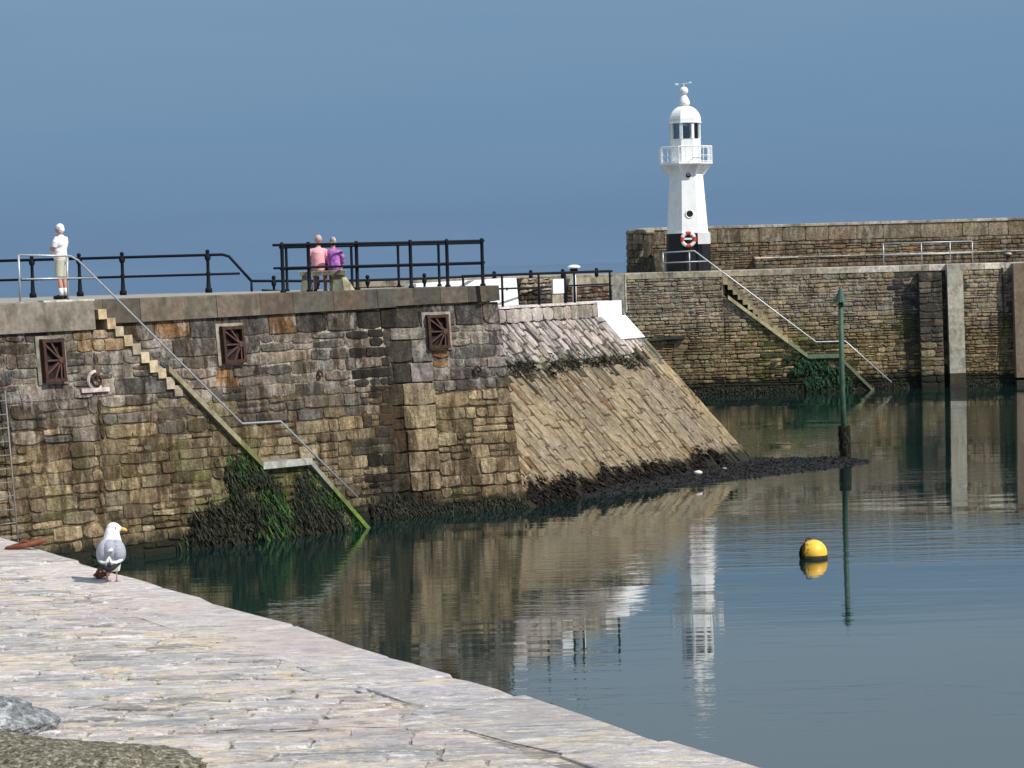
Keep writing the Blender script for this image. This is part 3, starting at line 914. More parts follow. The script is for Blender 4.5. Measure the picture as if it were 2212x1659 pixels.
for i in range(6):
    mb.cur = jit((.40, .38, .31), r6, .08) if i else (.05, .045, .03)
    z0, z1 = -.4 + (QZ + .4) * i / 6, -.4 + (QZ + .4) * (i + 1) / 6
    q0 = [FG2.at(ug(2052) , z0, .05), FG2.at(ug(2086), z0, .05), FG2.at(ug(2086), z0, .62), FG2.at(ug(2052), z0, .62)]
    q1 = [FG2.at(ug(2052), z1, .05), FG2.at(ug(2086), z1, .05), FG2.at(ug(2086), z1, .62), FG2.at(ug(2052), z1, .62)]
    mb.rings([q0, q1], i == 0, i == 5)
mb.build("pile", M_CONC, fend)
f2 = thing("rusty_fender", FG2.at(ug(2207), 0, .5), "rust stained steel fender pile at the right end of the far pier", "fender")
mb = MB(); ua, ub = ug(2196), ug(2224)
mb.cur = (.13, .075, .05)
beam(mb, FG2, (ua, QZ - .05), (ub, QZ - .05), QZ - .45, .05, .6)
mb.build("pile", mat_plain("rusted_concrete", (.19, .145, .105), .85, .3, 4, bmp=.4, stain=(.12, .06, .04), stainamt=.5), f2)
mb = MB(); beam(mb, FG2, (ua, .26), (ub, .26), .7, .05, .605); mb.build("weedy_foot", M_WEEDFOOT, f2)
mb = MB(); beam(mb, FG2, (ug(2051), .2), (ug(2087), .2), .6, .05, .63); mb.build("weedy_foot", M_WEEDFOOT, fend)

# thin rusty pipe down the wall
mb = MB(); a = FG.pix(2172, 578); b = FG.pix(2178, 712)
mb.tube([FG2.at(a[0], a[1], .12), FG2.at(a[0], b[1], .12)], .045, 8)
tag(mb.build("rusty_pipe", M_RUST), "thin rusty pipe running down the dark stained wall near the fenders", "pipe")
# mooring bollard at the quay edge
bp = FG2.at(ug(2190, 560), QZ, -.5)
bol = thing("mooring_bollard", bp, "rusty bollard with a pale cap on the far quay edge", "bollard")
mb = MB(); mb.lathe(bp, [(0, .22), (.06, .2), (.08, .13), (.32, .12), (.36, .2), (.42, .2)], 14); mb.build("body", M_RUST, bol, True)
mb = MB(); mb.cur = (.6, .6, .58); mb.lathe(bp, [(.42, .19), (.5, .14), (.52, .02)], 14); mb.build("cap", M_CONC, bol, True)
mb = MB(); p = FG2.at(ug(2150, 565), QZ + .07, -.2); q = FG2.at(ug(2186, 565), QZ + .09, -.3)
mb.tube([p, p * .7 + q * .3 + UP * .05, p * .4 + q * .6 + UP * .0, q], .06, 8)
tag(mb.build("mooring_chain", M_RUST), "rusty chain lying on the coping beside the far bollard", "chain")
# timber ledge on the wall left of the steps
mb = MB(); a = FG.pix(1400, 731); b = FG.pix(1480, 727); mb.cur = (.03, .03, .025)
beam(mb, FG, (a[0], a[1]), (b[0], a[1] + .12), .14, .0, .3)
tag(mb.build("fixed_beam", M_TIMBER), "dark timber beam fixed low across the far pier wall beside the apron", "beam")

# sea wall standing on the far pier
DP = 10.0
FWp = Frame(G0 - nG * DP, dG, nG, .03)
SWZ = FWp.pix(1700, 484)[1]; SWZ2 = FWp.pix(2212, 471)[1]
print("sea wall top", SWZ, SWZ2)
sea = thing("sea_wall", FWp.at(0, QZ), "tall weathered sea wall along the far pier with a rounded end and a bench ledge", "wall")
wl0 = FWp.pix(1342, 540)[0]
mb = MB(); r7 = random.Random(41)
colW = lambda u, v, r: jit(r.choice([(.23, .19, .135), (.2, .17, .125), (.17, .14, .1), (.26, .215, .155)]) if v > QZ + 1.4 else r.choice([(.18, .15, .11), (.14, .12, .085), (.2, .14, .09)]), r)
LEDGE = FWp.pix(1800, 552)[1]
for (u0, u1, sd_) in ((wl0 + 1.2, uGR, 0),):
    masonry(mb, FWp.at, u0, u1, QZ, QZ + 1.45, colW, r7, ch=(.18, .3), cw=(.35, .9), gap=.03)
    masonry(mb, FWp.at, u0, u1, QZ + 1.45, SWZ - .14, colW, r7, cw=(.6, 1.3), split=0, gap=.03, courses=[QZ + 1.45, SWZ - .14], wav=0)
backing_c = (.07, .06, .045)
mb.cur = backing_c
beam(mb, FWp, (wl0 + 1.2, SWZ - .14), (uGR, SWZ - .14), SWZ - .14 - QZ + .1, -1.7, 0)
# round end
ec = FWp.at(wl0 + 1.2, 0, -.85)
def round_at(u, v, w=0):
    th = u / .85
    d = -dG * sin(th) + nG * cos(th)
    return Vector((ec.x, ec.y, 0)) + d * (.85 + w) + UP * v
masonry(mb, round_at, 0, 2.67, QZ, SWZ - .3, colW, r7, ch=(.3, .6), cw=(.3, .6), gap=.03, split=.1)
mb.cur = backing_c
mb.lathe(Vector((ec.x, ec.y, 0)), [(QZ - .05, .84), (SWZ - .3, .84)], 20)
mb.build("masonry", M_FAR, sea)
mb = MB()
CW = [(.36, .32, .25), (.42, .38, .31), (.3, .27, .21), (.34, .29, .22)]
coping_run(mb, FWp, wl0 + 1.2, uGR, SWZ - .14, SWZ - .14, SWZ, 1.8, .07, CW, r7, (.9, 2.2))
mb.cur = (.27, .24, .18)
mb.lathe(Vector((ec.x, ec.y, 0)), [(SWZ - .3, .9), (SWZ - .22, .92), (SWZ - .1, .84), (SWZ - .02, .5), (SWZ, .1)], 24)
mb.build("coping", M_CONC, sea)
# bench ledge along its foot
mb = MB(); ul = FWp.pix(1628, 555)[0]
masonry(mb, lambda u, v, w=0: FWp.at(u, v, w + .55), ul, uGR, QZ, LEDGE - .05, lambda u, v, r: jit(r.choice([(.13, .11, .08), (.17, .12, .08), (.11, .1, .08)]), r), r7, ch=(.2, .26), cw=(.4, 1.0), gap=.03)
mb.cur = (.05, .045, .035)
beam(mb, FWp, (ul, LEDGE - .05), (uGR, LEDGE - .05), LEDGE - QZ, .0, .55)
mb.build("ledge_masonry", M_FAR, sea)
mb = MB()
coping_run(mb, FWp, ul, uGR, LEDGE - .05, LEDGE - .05, LEDGE + .015, .6, .62, [(.5, .46, .38), (.56, .5, .42), (.42, .38, .3)], r7, (1, 2))
mb.build("ledge_slab", M_CONC, sea)
# rough steps at the rounded end
mb = MB()
for k in range(3):
    mb.cur = jit((.1, .09, .065), r7)
    mb.box(FWp.at(wl0 + .6 + k * .55 + .5, QZ + .2 * (k + 1) / 1.0, .55), dG * (.85 - .2 * k), nG * .35, UP * (.2 * (k + 1)))
mb.build("rough_steps", M_FAR, sea)

# ================================================================== LIGHTHOUSE
lh_y = G0.y + 7.0
def ly(py, px=1488): return hity(px, py, lh_y).z
LX = hity(1487, 583, lh_y).x
LB = Vector((LX, lh_y, QZ))
print("lighthouse", LB, "zs", ly(503), ly(350), ly(263), ly(180))
SC = lh_y / F_PX     # metres per survey pixel there
H8 = pi / 8
ROT = H8 + radians(4)
def oct_loft(mb, prof, n=8, rot=ROT):
    mb.lathe((LX, lh_y, 0), [(z, rr / cos(pi / n)) for z, rr in prof], n, rot)
lh = thing("lighthouse", LB, "white octagonal iron lighthouse with a black base and domed lantern on the far pier", "lighthouse")
zb1, zg, zr_, zw0, zw1, zd1 = ly(503), ly(352), ly(318), ly(302), ly(266), ly(228)
rb_, rt_, rl_ = 43 * SC, 33.5 * SC, 31.5 * SC
mb = MB(); oct_loft(mb, [(QZ - .01, 45.5 * SC), (QZ + .12, 45.5 * SC), (QZ + .13, 44.5 * SC), (zb1 - .03, 43.5 * SC)])
mb.build("base", M_BLACKBASE, lh)
mb = MB()
oct_loft(mb, [(zb1 - .03, 43.9 * SC), (zb1 + .03, 43.9 * SC), (zb1 + .04, 42.3 * SC), (zg - .25, rt_), (zg - .2, rt_ + .02), (zg - .12, rt_ + .04)])
mb.build("tower", M_WHITE, lh)
# gallery
rg = 55 * SC
mb = MB(); oct_loft(mb, [(zg - .12, rg - .12), (zg - .08, rg), (zg - .02, rg), (zg - .01, rg - .02)])
gal = mb.build("gallery", M_WHITE, lh)
for k in range(8):
    mb = MB(); th = ROT + 2 * pi * k / 8
    d = Vector((cos(th), sin(th), 0)); t = Vector((-d.y, d.x, 0))
    c = Vector((LX, lh_y, 0)); r0 = rt_ / cos(H8)
    q = [c + d * (r0 - .03) + UP * (zg - .75), c + d * (r0 + .03) + UP * (zg - .75), c + d * (rg / cos(H8) - .1) + UP * (zg - .14), c + d * (rg / cos(H8) - .1) + UP * (zg - .09), c + d * (r0 - .03) + UP * (zg - .09)]
    mb.rings([[p - t * .045 for p in q], [p + t * .045 for p in q]])
    mb.build("bracket", M_WHITE, gal)
mb = MB()
cr = [Vector((LX, lh_y, 0)) + Vector((cos(ROT + 2 * pi * k / 8), sin(ROT + 2 * pi * k / 8), 0)) * (rg / cos(H8) - .04) for k in range(8)]
for zz, rr in ((zr_, .035), ((zg + zr_) / 2 - .05, .014), (zg + .06, .02)):
    mb.tube([p + UP * zz for p in cr], rr, 6, True)
for k in range(8):
    p = cr[k]; q = cr[(k + 1) % 8]
    mb.tube([p + UP * (zg - .02), p + UP * zr_], .035, 6)
    for t in (.33, .67): m_ = p.lerp(q, t); mb.tube([m_ + UP * (zg - .02), m_ + UP * zr_], .018, 6)
mb.build("gallery_railing", M_WHITE, lh)
# lantern
mb = MB(); oct_loft(mb, [(zg - .02, rl_), (zw0, rl_), (zw0 + .04, rl_ + .02), (zw0 + .045, rl_ - .12)])
lan = mb.build("lantern_wall", M_WHITE, lh)
mb = MB()
for k in range(8):
    th = ROT + 2 * pi * k / 8; d = Vector((cos(th), sin(th), 0)); t = Vector((-d.y, d.x, 0))
    c = Vector((LX, lh_y, 0)) + d * (rl_ / cos(H8) - .065)
    mb.box(c + UP * (zw0 + zw1) / 2, d * .06, t * .075, UP * (zw1 - zw0) / 2)
mb.build("glazing_bars", M_WHITE, lan)
def mat_glass():
    m, nt, b = nodes_of("lantern_glass")
    out = nt.nodes['Material Output']
    tr = nt.nodes.new('ShaderNodeBsdfTransparent'); tr.inputs[0].default_value = (.86, .9, .92, 1)
    gl = nt.nodes.new('ShaderNodeBsdfGlossy'); gl.inputs['Roughness'].default_value = .03
    mx = nt.nodes.new('ShaderNodeMixShader'); fr = nt.nodes.new('ShaderNodeFresnel'); fr.inputs[0].default_value = 1.6
    nt.links.new(mth(nt, 'MAXIMUM', fr.outputs[0], .12), mx.inputs[0]); nt.links.new(tr.outputs[0], mx.inputs[1]); nt.links.new(gl.outputs[0], mx.inputs[2])
    nt.links.new(mx.outputs[0], out.inputs[0])
    return m
M_GLASS = mat_glass()
cc = [Vector((LX, lh_y, 0)) + Vector((cos(ROT + 2 * pi * k / 8), sin(ROT + 2 * pi * k / 8), 0)) * (rl_ / cos(H8) - .07) for k in range(8)]
for k in range(8):
    mb = MB(); p, q = cc[k], cc[(k + 1) % 8]; n = ((p + q) / 2 - Vector((LX, lh_y, 0))).normalized()
    P = [p + UP * zw0, q + UP * zw0, q + UP * zw1, p + UP * zw1]
    mb.rings([[x - n * .006 for x in P], [x + n * .006 for x in P]])
    mb.build("pane", M_GLASS, lan)
mb = MB()
mb.lathe((LX, lh_y, 0), [(zw0 - .3, .12), (zw0 + .02, .12), (zw0 + .05, .22), (zw0 + .12, .26), (zw0 + .38, .3), (zw0 + .62, .24), (zw0 + .68, .1), (zw0 + .75, .08)], 18)
mb.build("lens", mat_plain("lens_bronze_glass", (.09, .085, .07), .2, .3, 20, stain=(.3, .28, .22)), lh, True)
mb = MB(); oct_loft(mb, [(zw0 + .03, rl_ - .13), (zw0 + .035, .3)]); mb.build("lantern_floor", M_BLACKBASE, lh)
# dome
mb = MB(); rd = 33.5 * SC; prof = [(zw1 - .02, rd - .06), (zw1 - .02, rd + .02), (zw1 + .03, rd + .03), (zw1 + .05, rd - .01)]
hd = zd1 - zw1 - .05
for i in range(1, 9):
    t = i / 9 * pi / 2 * .97
    prof.append((zw1 + .05 + hd * sin(t) ** .95, rd * cos(t) ** .9 + .0))
prof.append((zd1, .2)); oct_loft(mb, prof)
mb.build("dome", M_WHITE, lh)
mb = MB(); z1, z2, z3 = ly(226), ly(203), ly(198)
mb.lathe((LX, lh_y, 0), [(z1 - .06, .2), (z1, .29), (z1 + .04, .31), (z1 + .16, .30), (z1 + .34, .22), (z1 + .48, .14), (z1 + .52, .09)], 20)
z4 = z1 + .50
prf = [(z4 + .24 - .22 * cos(pi * i / 10), .03 + .2 * sin(pi * i / 10)) for i in range(11)]
mb.lathe((LX, lh_y, 0), prf, 20)
mb.build("finial", M_WHITE, lh, True)
mb = MB(); z5 = z4 + .45; vt = ly(181)
mb.tube([(LX, lh_y, z5 - .02), (LX, lh_y, vt)], .03, 8)
zz = (z5 + vt) / 2 + .1
mb.tube([(LX - .4, lh_y, zz - .03), (LX + .4, lh_y, zz + .03)], .012, 6)
mb.ball((LX - .38, lh_y, zz - .04), .12, .012, .07, 12); mb.ball((LX + .34, lh_y, zz + .04), .09, .012, .045, 12)
mb.build("weather_vane", mat_plain("vane_metal", (.55, .62, .68), .5, .1), lh, True)
# portholes on the front facet
thf = -pi / 2 + radians(4)
nf = Vector((cos(thf), sin(thf), 0)); tf = Vector((-nf.y, nf.x, 0))
def facet_r(z): t = (z - zb1) / (zg - .25 - zb1); return 42.3 * SC + (rt_ - 42.3 * SC) * t
for py, rad in ((463, .17), (380, .13)):
    z = ly(py); c = Vector((LX, lh_y, z)) + nf * (facet_r(z))
    mb = MB()
    ring = [c + (tf * cos(2 * pi * k / 20) + UP * sin(2 * pi * k / 20)) * (rad + .035) + nf * .02 for k in range(20)]
    mb.tube(ring, .035, 8, True); ph = mb.build("porthole", M_WHITE, lh, True)
    mb = MB(); mb.lathe(c, [(-.02, rad), (.014, rad)], 20, 0, tf, UP, nf); mb.build("pane", mat_plain("dark_pane", (.02, .022, .025), .12, .1), ph)
z = ly(380); c = Vector((LX, lh_y, z + .06)) + nf * (facet_r(z) + .05)
mb = MB(); mb.cur = (.3, .3, .32); mb.ball(c, .1, .1, .1, 10); mb.build("hood_lamp", M_ATTR, lh, True)
# notice board on the right of the base
bz0, bz1 = ly(528), ly(504)
bc = Vector((hity(1521, 516, lh_y - 1.2).x, lh_y - 1.2, (bz0 + bz1) / 2))
sg = thing("notice_board", (bc.x, bc.y, QZ), "plain white notice board beside the life ring at the black lighthouse base", "sign")
mb = MB(); mb.box(bc, (.335, 0, 0), (0, .03, 0), (0, 0, (bz1 - bz0) / 2)); mb.build("board", M_WHITE, sg)
for k in (-.3, .3):
    mb = MB(); mb.abox(bc.x + k - .025, bc.x + k + .025, bc.y + .031, bc.y + .08, QZ, bz1 - .02); mb.build("post", M_BLACKBASE, sg)
# life ring on its stand
lc = hity(1487, 517, lh_y - 1.35)
lr = thing("life_ring", (lc.x, lc.y, QZ), "red and white life ring hanging on a stand before the lighthouse base", "life ring")
mb = MB(); N = 32
pts = [lc + Vector((cos(2 * pi * k / N), 0, sin(2 * pi * k / N))) * .34 for k in range(N)]
nb = 10; R = []
for k in range(N + 1):
    th = 2 * pi * (k % N) / N; d = Vector((cos(th), 0, sin(th)))
    R.append([lc + d * (.335 + .095 * cos(2 * pi * j / nb)) + Vector((0, -1, 0)) * (.06 * sin(2 * pi * j / nb)) for j in range(nb)])
for k in range(N):
    th = (k + .5) / N * 360
    seg = (th % 90)
    mb.cur = (.78, .76, .76) if 22 < seg < 68 else (.55, .06, .035)
    if 225 < th < 315 and not 22 < seg < 68: mb.cur = (.62, .1, .06)
    mb.rings([R[k], R[k + 1]], False, False)
mb.build("ring", M_ATTR, lr, True)
mb = MB(); mb.cur = (.02, .02, .02); mb.abox(lc.x - .05, lc.x + .05, lc.y + .05, lc.y + .1, QZ, lc.z + .2)
mb.cur = (.8, .8, .8); mb.abox(lc.x - .22, lc.x + .22, lc.y + .0, lc.y + .045, lc.z - .02, lc.z + .08)
mb.build("stand", M_ATTR, lr)

# ================================================================== RAILINGS
def part_tube(name, pts, r, mat, parent, n=8):
    mb = MB(); mb.tube(pts, r, n); return mb.build(name, mat, parent, True)
def ball_post(parent, p, h, r=.045, foot=True, levels=(.5, 1)):
    mb = MB(); prof = [(0, r * 2.1), (.12, r * 2.1), (.15, r * 1.4), (h * .5 - .07, r), (h * .5, r * 1.55), (h * .5 + .07, r), (h - .18, r * .95), (h - .12, r * 1.7), (h - .05, r * 1.9), (h, r * 1.2), (h + .03, r * .8)]
    for i in range(7): prof.append((h + .10 - .065 * cos(pi * i / 6), .008 + .058 * sin(pi * i / 6)))
    if not foot: prof[0:3] = [(0, r), (.1, r), (.15, r)]
    mb.lathe(p, prof, 10)
    return mb.build("post", M_BLACK, parent, True)
DZ = DECK_Z
# left ball-topped railing along the seaward deck edge
YR = 75.6
def ry(px, py, y=YR): return hity(px, py, y)
rail = thing("ball_post_railing", (ry(265, 633).x, YR, DZ), "black railing with ball topped posts along the deck edge behind the standing man", "railing")
zt_ = ry(265, 556).z; zm_ = ry(265, 598).z
print("rail z", zt_, zm_, "base", ry(265, 633).z)
zbase = DZ
for px in (-35, 70, 172, 265, 450):
    ball_post(rail, Vector((ry(px, 600).x, YR, zbase)), zt_ - zbase, .05)
xe = ry(450, 550).x; xa = ry(-140, 560).x
p1 = ry(487, 549); p2 = ry(543, 607)
part_tube("top_rail", [(xa, YR, zt_), (xe, YR, zt_), (p1.x - .1, YR, zt_), (p1.x + .1, YR, zt_ - .06), (p2.x, YR, p2.z)], .042, M_BLACK, rail)
part_tube("middle_rail", [(xa, YR, zm_), (xe, YR, zm_), (ry(518, 588).x, YR, zm_)], .036, M_BLACK, rail)
pe = ry(543, 607)
part_tube("end_post", [(pe.x, YR, zbase - .05), (pe.x, YR, pe.z)], .035, M_BLACK, rail)
# low railing beyond the deck, running on past the apron
FPb = Frame(F1 - nS * (RUN + 2.75), dS, nS, 0)
b1 = FPb.pix(1322, 590)[0]; zb_ = FPb.pix(1150, 592)[1]
lowr = thing("seaward_railing", FPb.at(FPb.pix(1148, 640)[0], ZT), "low black ball topped railing along the seaward side, behind the whitewashed parapet", "railing")
j = FPb.at(FPb.pix(1010, 640)[0], zb_)
start = Vector((pe.x, YR, pe.z))
mid = Vector((PC.x - 2.6, 78.6, zb_))
part_tube("top_rail", [start, Vector((-5.2, 77.9, zb_)), mid, FPb.at(FPb.pix(1090, 640)[0], zb_), FPb.at(b1, zb_)], .04, M_BLACK, lowr)
part_tube("middle_rail", [start + Vector((.3, .1, -.28)), Vector((-5.2, 77.9, zb_ - .4)), mid - UP * .4, FPb.at(b1, zb_ - .5)], .03, M_BLACK, lowr)
for px in (1069, 1148, 1217, 1290):
    ball_post(lowr, FPb.at(FPb.pix(px, 640)[0], ZT - .02), zb_ - ZT, .04)
for t in (.25, .75):
    p = start.lerp(Vector((-5.2, 77.9, zb_)), t); ball_post(lowr, Vector((p.x, p.y, ZT)), p.z - ZT, .04)
for t in (.3, .9):
    p = Vector((-5.2, 77.9, zb_)).lerp(mid, t); ball_post(lowr, Vector((p.x, p.y, ZT)), p.z - ZT, .04)
# plain railing on the apron's edge
FQ = Frame(F1 - nS * (RUN + .25), dS, nS, 0)
zq_ = FQ.pix(1240, 588)[1]
apr = thing("apron_railing", FQ.at(FQ.pix(1164, 640)[0], ZT), "plain black tube railing on the top edge of the apron, ending at the white corner", "railing")
ue_ = FQ.pix(1318, 610)[0]
part_tube("top_rail", [FQ.at(FQ.pix(1000, 640)[0], zq_), FQ.at(ue_, zq_)], .038, M_BLACK, apr)
zqm = FQ.pix(1280, 615)[1]
part_tube("middle_rail", [FQ.at(FQ.pix(1221, 640)[0], zqm), FQ.at(ue_, zqm)], .03, M_BLACK, apr)
for px in (1001, 1085, 1164, 1221, 1241, 1318):
    p = FQ.at(FQ.pix(px, 625)[0], ZT - .02)
    part_tube("post", [p, p + UP * (zq_ - ZT)], [.042, .038], M_BLACK, apr)
# tall railing around the pier head: a run on the harbour edge and one behind it
def edge_pt(px, w):   # a point on the deck above the pier-head edge
    if px < 868:
        u = FB.pix(px, 600, w)[0]; return FB.at(u, 6.3, w)
    u = FC.pix(px, 600, w)[0]; return FC.at(u, 6.3, w)
ztr = FC.pix(1042, 520, -.35)[1]; ztm = FC.pix(1042, 567, -.35)[1]
zl = FB.pix(640, 534, -.35)[1]
print("tall rail", ztr, ztm, zl)
def sharp_rail(name, label, pxs, w, z_off, ends, rad):
    rad = rad * .8
    root = thing(name, Vector((edge_pt(pxs[1], w).x, edge_pt(pxs[1], w).y, DZ)), label, "railing", None)
    zt = ztr + z_off; zm = ztm + z_off
    pts = []
    for px in pxs:
        e = edge_pt(px, w); e = Vector((e.x, e.y, DZ)); pts.append(e)
        mb = MB(); mb.lathe(e, [(-.01, rad * 1.7), (.05, rad * 1.6), (.07, rad), (zm - DZ - .05, rad), (zm - DZ, rad * 1.35), (zm - DZ + .05, rad), (zt - DZ - .05, rad), (zt - DZ, rad * 1.4), (zt - DZ + .06, rad * 1.0), (zt - DZ + .08, .01)], 10)
        mb.build("post", M_BLACK, root, True)
    bend = edge_pt(868.5, w); bend = Vector((bend.x, bend.y, DZ))
    a = edge_pt(ends[0], w); b = edge_pt(ends[1], w)
    for nm, z, rr in (("top_rail", zt, .036), ("middle_rail", zm, .031)):
        part_tube(nm, [Vector((a.x, a.y, z)), Vector((bend.x, bend.y, z)), Vector((b.x, b.y, z))], rr, M_BLACK, root)
    return root
sharp_rail("pier_head_railing", "tall black railing on the harbour edge of the pier head, nearest the water", [609, 666, 770, 887, 966, 1042], -.35, 0, (590, 1047), .062)
sharp_rail("pier_head_railing", "slimmer black railing standing just behind the tall one at the pier head", [618, 759, 860, 948], -3.4, -.03, (604, 1040), .05)

# galvanised handrail down the near stair
def fa(px, py, w): 
    u, v = FA.pix(px, py, w); return FA.at(u, v, w)
W_ = -.12
gal_h = thing("galvanised_handrail", fa(142, 642, W_), "slim galvanised handrail running down the outer side of the stone steps", "handrail")
part_tube("top_rail", [fa(40, 551, W_), fa(152, 553, W_), fa(168, 562, W_), fa(340, 733, W_), fa(523, 915, W_), fa(606, 910, W_), fa(772, 1074, W_)], .026, M_GALV, gal_h)
part_tube("middle_rail", [fa(47, 603, W_), fa(209, 600, W_)], .022, M_GALV, gal_h)
for px, y0, y1 in ((40, 551, 646), (144, 555, 643)):
    mb = MB(); a, b = fa(px, y1, W_), fa(px, y0, W_)
    a = Vector((b.x, b.y, DZ)); mb.tube([a, b], .026, 8); mb.lathe(a, [(0, .09), (.015, .09)], 10)
    mb.build("post", M_GALV, gal_h, True)
# far handrails
def fg(px, py, w=.05):
    u, v = FG.pix(px, py, w); return FG.at(u, v, w)
fh = thing("far_handrail", fg(1488, 583), "pale handrail by the lighthouse base, sloping down the far steps", "handrail")
WW = -.1
part_tube("top_rail", [fg(1431, 546, WW), fg(1500, 542, WW), fg(1595, 613, WW), fg(1763, 739, WW), fg(1826, 737, WW), fg(1926, 826, WW)], .035, M_GALV, fh)
part_tube("middle_rail", [fg(1433, 568, WW), fg(1530, 564, WW)], .03, M_GALV, fh)
for px in (1432, 1489):
    a = fg(px, 545, WW); part_tube("post", [Vector((a.x, a.y, QZ)), a], .035, M_GALV, fh)
gr = thing("guard_rail", fg(2000, 578), "pale three bay guard rail on the far quay against the sea wall", "railing")
ga = [(1908, 525), (1990, 523), (2052, 521), (2100, 519)]
WG = -2.0
zq1, zq2 = FG.pix(1990, 524, WG)[1], FG.pix(1990, 549, WG)[1]
P = [FG.at(FG.pix(px, py, WG)[0], zq1, WG) for px, py in ga]
part_tube("top_rail", [P[0], P[-1]], .03, M_GALV, gr); part_tube("middle_rail", [P[0] - UP * (zq1 - zq2), P[-1] - UP * (zq1 - zq2)], .025, M_GALV, gr)
for p in P: part_tube("post", [Vector((p.x, p.y, QZ)), p], .03, M_GALV, gr)

# ================================================================== IRONWORK ON THE WALLS
def iron_box(F, x0, x1, y0, y1, label):
    u0, v1 = F.pix(x0, y0, .05); u1, v0 = F.pix(x1, y1, .05)
    w, h = u1 - u0, v1 - v0
    root = thing("iron_vent", F.at((u0 + u1) / 2, v0, .04), label, "iron plate", "rusty iron boxes in the pier wall")
    mb = MB(); mb.cur = (.3, .27, .22)
    q = [F.at(u0 - .16, v0 - .1, -.02), F.at(u1 + .16, v0 - .1, -.02), F.at(u1 + .16, v1 + .12, -.02), F.at(u0 - .16, v1 + .12, -.02)]
    mb.rings([q, [p + F.N * .075 for p in q]]); mb.build("surround", M_CONC, root)
    mb = MB(); mb.cur = (1, 1, 1)
    q = [F.at(u0, v0, .04), F.at(u1, v0, .04), F.at(u1, v1, .04), F.at(u0, v1, .04)]
    mb.rings([q, [p + F.N * .03 for p in q]]); mb.build("hollow_backing", mat_hollow_shade, root)  # flat backing, its dark colour stands for the hollow behind the ribs
    mb = MB(); t = .05
    for a, b in (((u0, v0), (u1, v0)), ((u0, v1), (u1, v1)), ((u0, v0), (u0, v1)), ((u1, v0), (u1, v1))):
        A = F.at(a[0], a[1], .12); B = F.at(b[0], b[1], .12); d = (B - A).normalized(); s_ = d.cross(F.N)
        mb.box((A + B) / 2, d * ((B - A).length / 2 + t), s_ * t * .8, F.N * .08)
    mb.build("frame", M_RUST, root)
    mb = MB(); hub = (u1 - w * .14, v0 + h * .5)
    for a in ((u0, v1 - h * .05), (u0, v0 + h * .5), (u0, v0 + h * .12), (u0 + w * .45, v0), (u0 + w * .35, v1), (u1 - .1, v0)):
        A = F.at(hub[0], hub[1], .13); B = F.at(a[0], a[1], .13); d = (B - A).normalized(); s_ = d.cross(F.N)
        mb.box((A + B) / 2, d * (B - A).length / 2, s_ * .02, F.N * .045)
    mb.lathe(F.at(hub[0], hub[1], .08), [(0, .09), (.12, .08)], 10, 0, F.U, UP, F.N)
    mb.build("ribs", mat_light_rust, root)
mat_hollow_shade = mat_plain("hollow_shade", (.018, .009, .008), .9, .4, 10, bmp=.4)  # shade of the hollow behind the ribs, put in as near-black brown
mat_light_rust = mat_plain("brown_rust", (.085, .045, .036), .85, .35, 12, bmp=.5)
iron_box(FA, 88, 135, 737, 820, "rusty iron fan plate in the wall left of the steps, nearest the ladder")
iron_box(FB, 476, 523, 709, 779, "rusty iron fan plate with an orange bleed below it, above the stair handrail")
iron_box(FC, 922, 966, 684, 748, "rusty iron fan plate high on the pier head under the tall railing")
def moor_ring(F, px, py, rad, label, collar=False):
    u, v = F.pix(px, py, .1)
    root = thing("mooring_ring", F.at(u, v, .05), label, "mooring ring", "mooring rings on the pier wall")
    mb = MB(); mb.tube([F.at(u, v, .1) + (F.U * cos(2 * pi * k / 18) + UP * sin(2 * pi * k / 18)) * rad + F.N * (.04 * (1 + sin(2 * pi * k / 18))) * 0 for k in range(18)], .03, 7, True)
    mb.build("ring", M_RUST, root, True)
    mb = MB(); mb.ball(F.at(u, v + rad, .07), .055, .055, .055, 8); mb.build("staple", M_RUST, root, True)
    if collar:
        mb = MB(); mb.cur = (.55, .45, .42)
        mb.tube([F.at(u, v, .05) + (F.U * cos(2 * pi * k / 16) + UP * sin(2 * pi * k / 16)) * (rad + .09) for k in range(4, 15)], .045, 7)
        mb.box(F.at(u - .05, v - rad - .1, .04), F.U * .42, F.V * .05, F.N * .06)
        mb.build("mortar_collar", M_CONC, root)
moor_ring(FA, 209, 822, .13, "rusty mooring ring in a pale mortar collar beside the left fan plate", True)
moor_ring(FB, 692, 808, .07, "small rusty ring in the wall right of the stair handrail")
moor_ring(FC, 1032, 801, .11, "rusty mooring ring on the pier head near its corner")

# ladder at the left edge
M_DULL = mat_plain('dull_steel', (.2, .2, .19), .6, .3, 12, stain=(.12, .08, .05), stainamt=.6)
la = thing("wall_ladder", fa(12, 1000, .15), "thin grey iron ladder on the pier wall at the left edge", "ladder")
u1_, v1_ = FA.pix(12, 860, .2); u2_, v2_ = FA.pix(36, 1160, .2)
for du in (0, -.5):
    part_tube("stile", [FA.at(u1_ + du, 4.3, .2), FA.at(u1_ + du, -.3, .2)], .02, M_DULL, la, 6)
z = -.1
while z < 4.2:
    part_tube("rung", [FA.at(u1_ - .5, z, .2), FA.at(u1_, z, .2)], .015, M_DULL, la, 6); z += .32

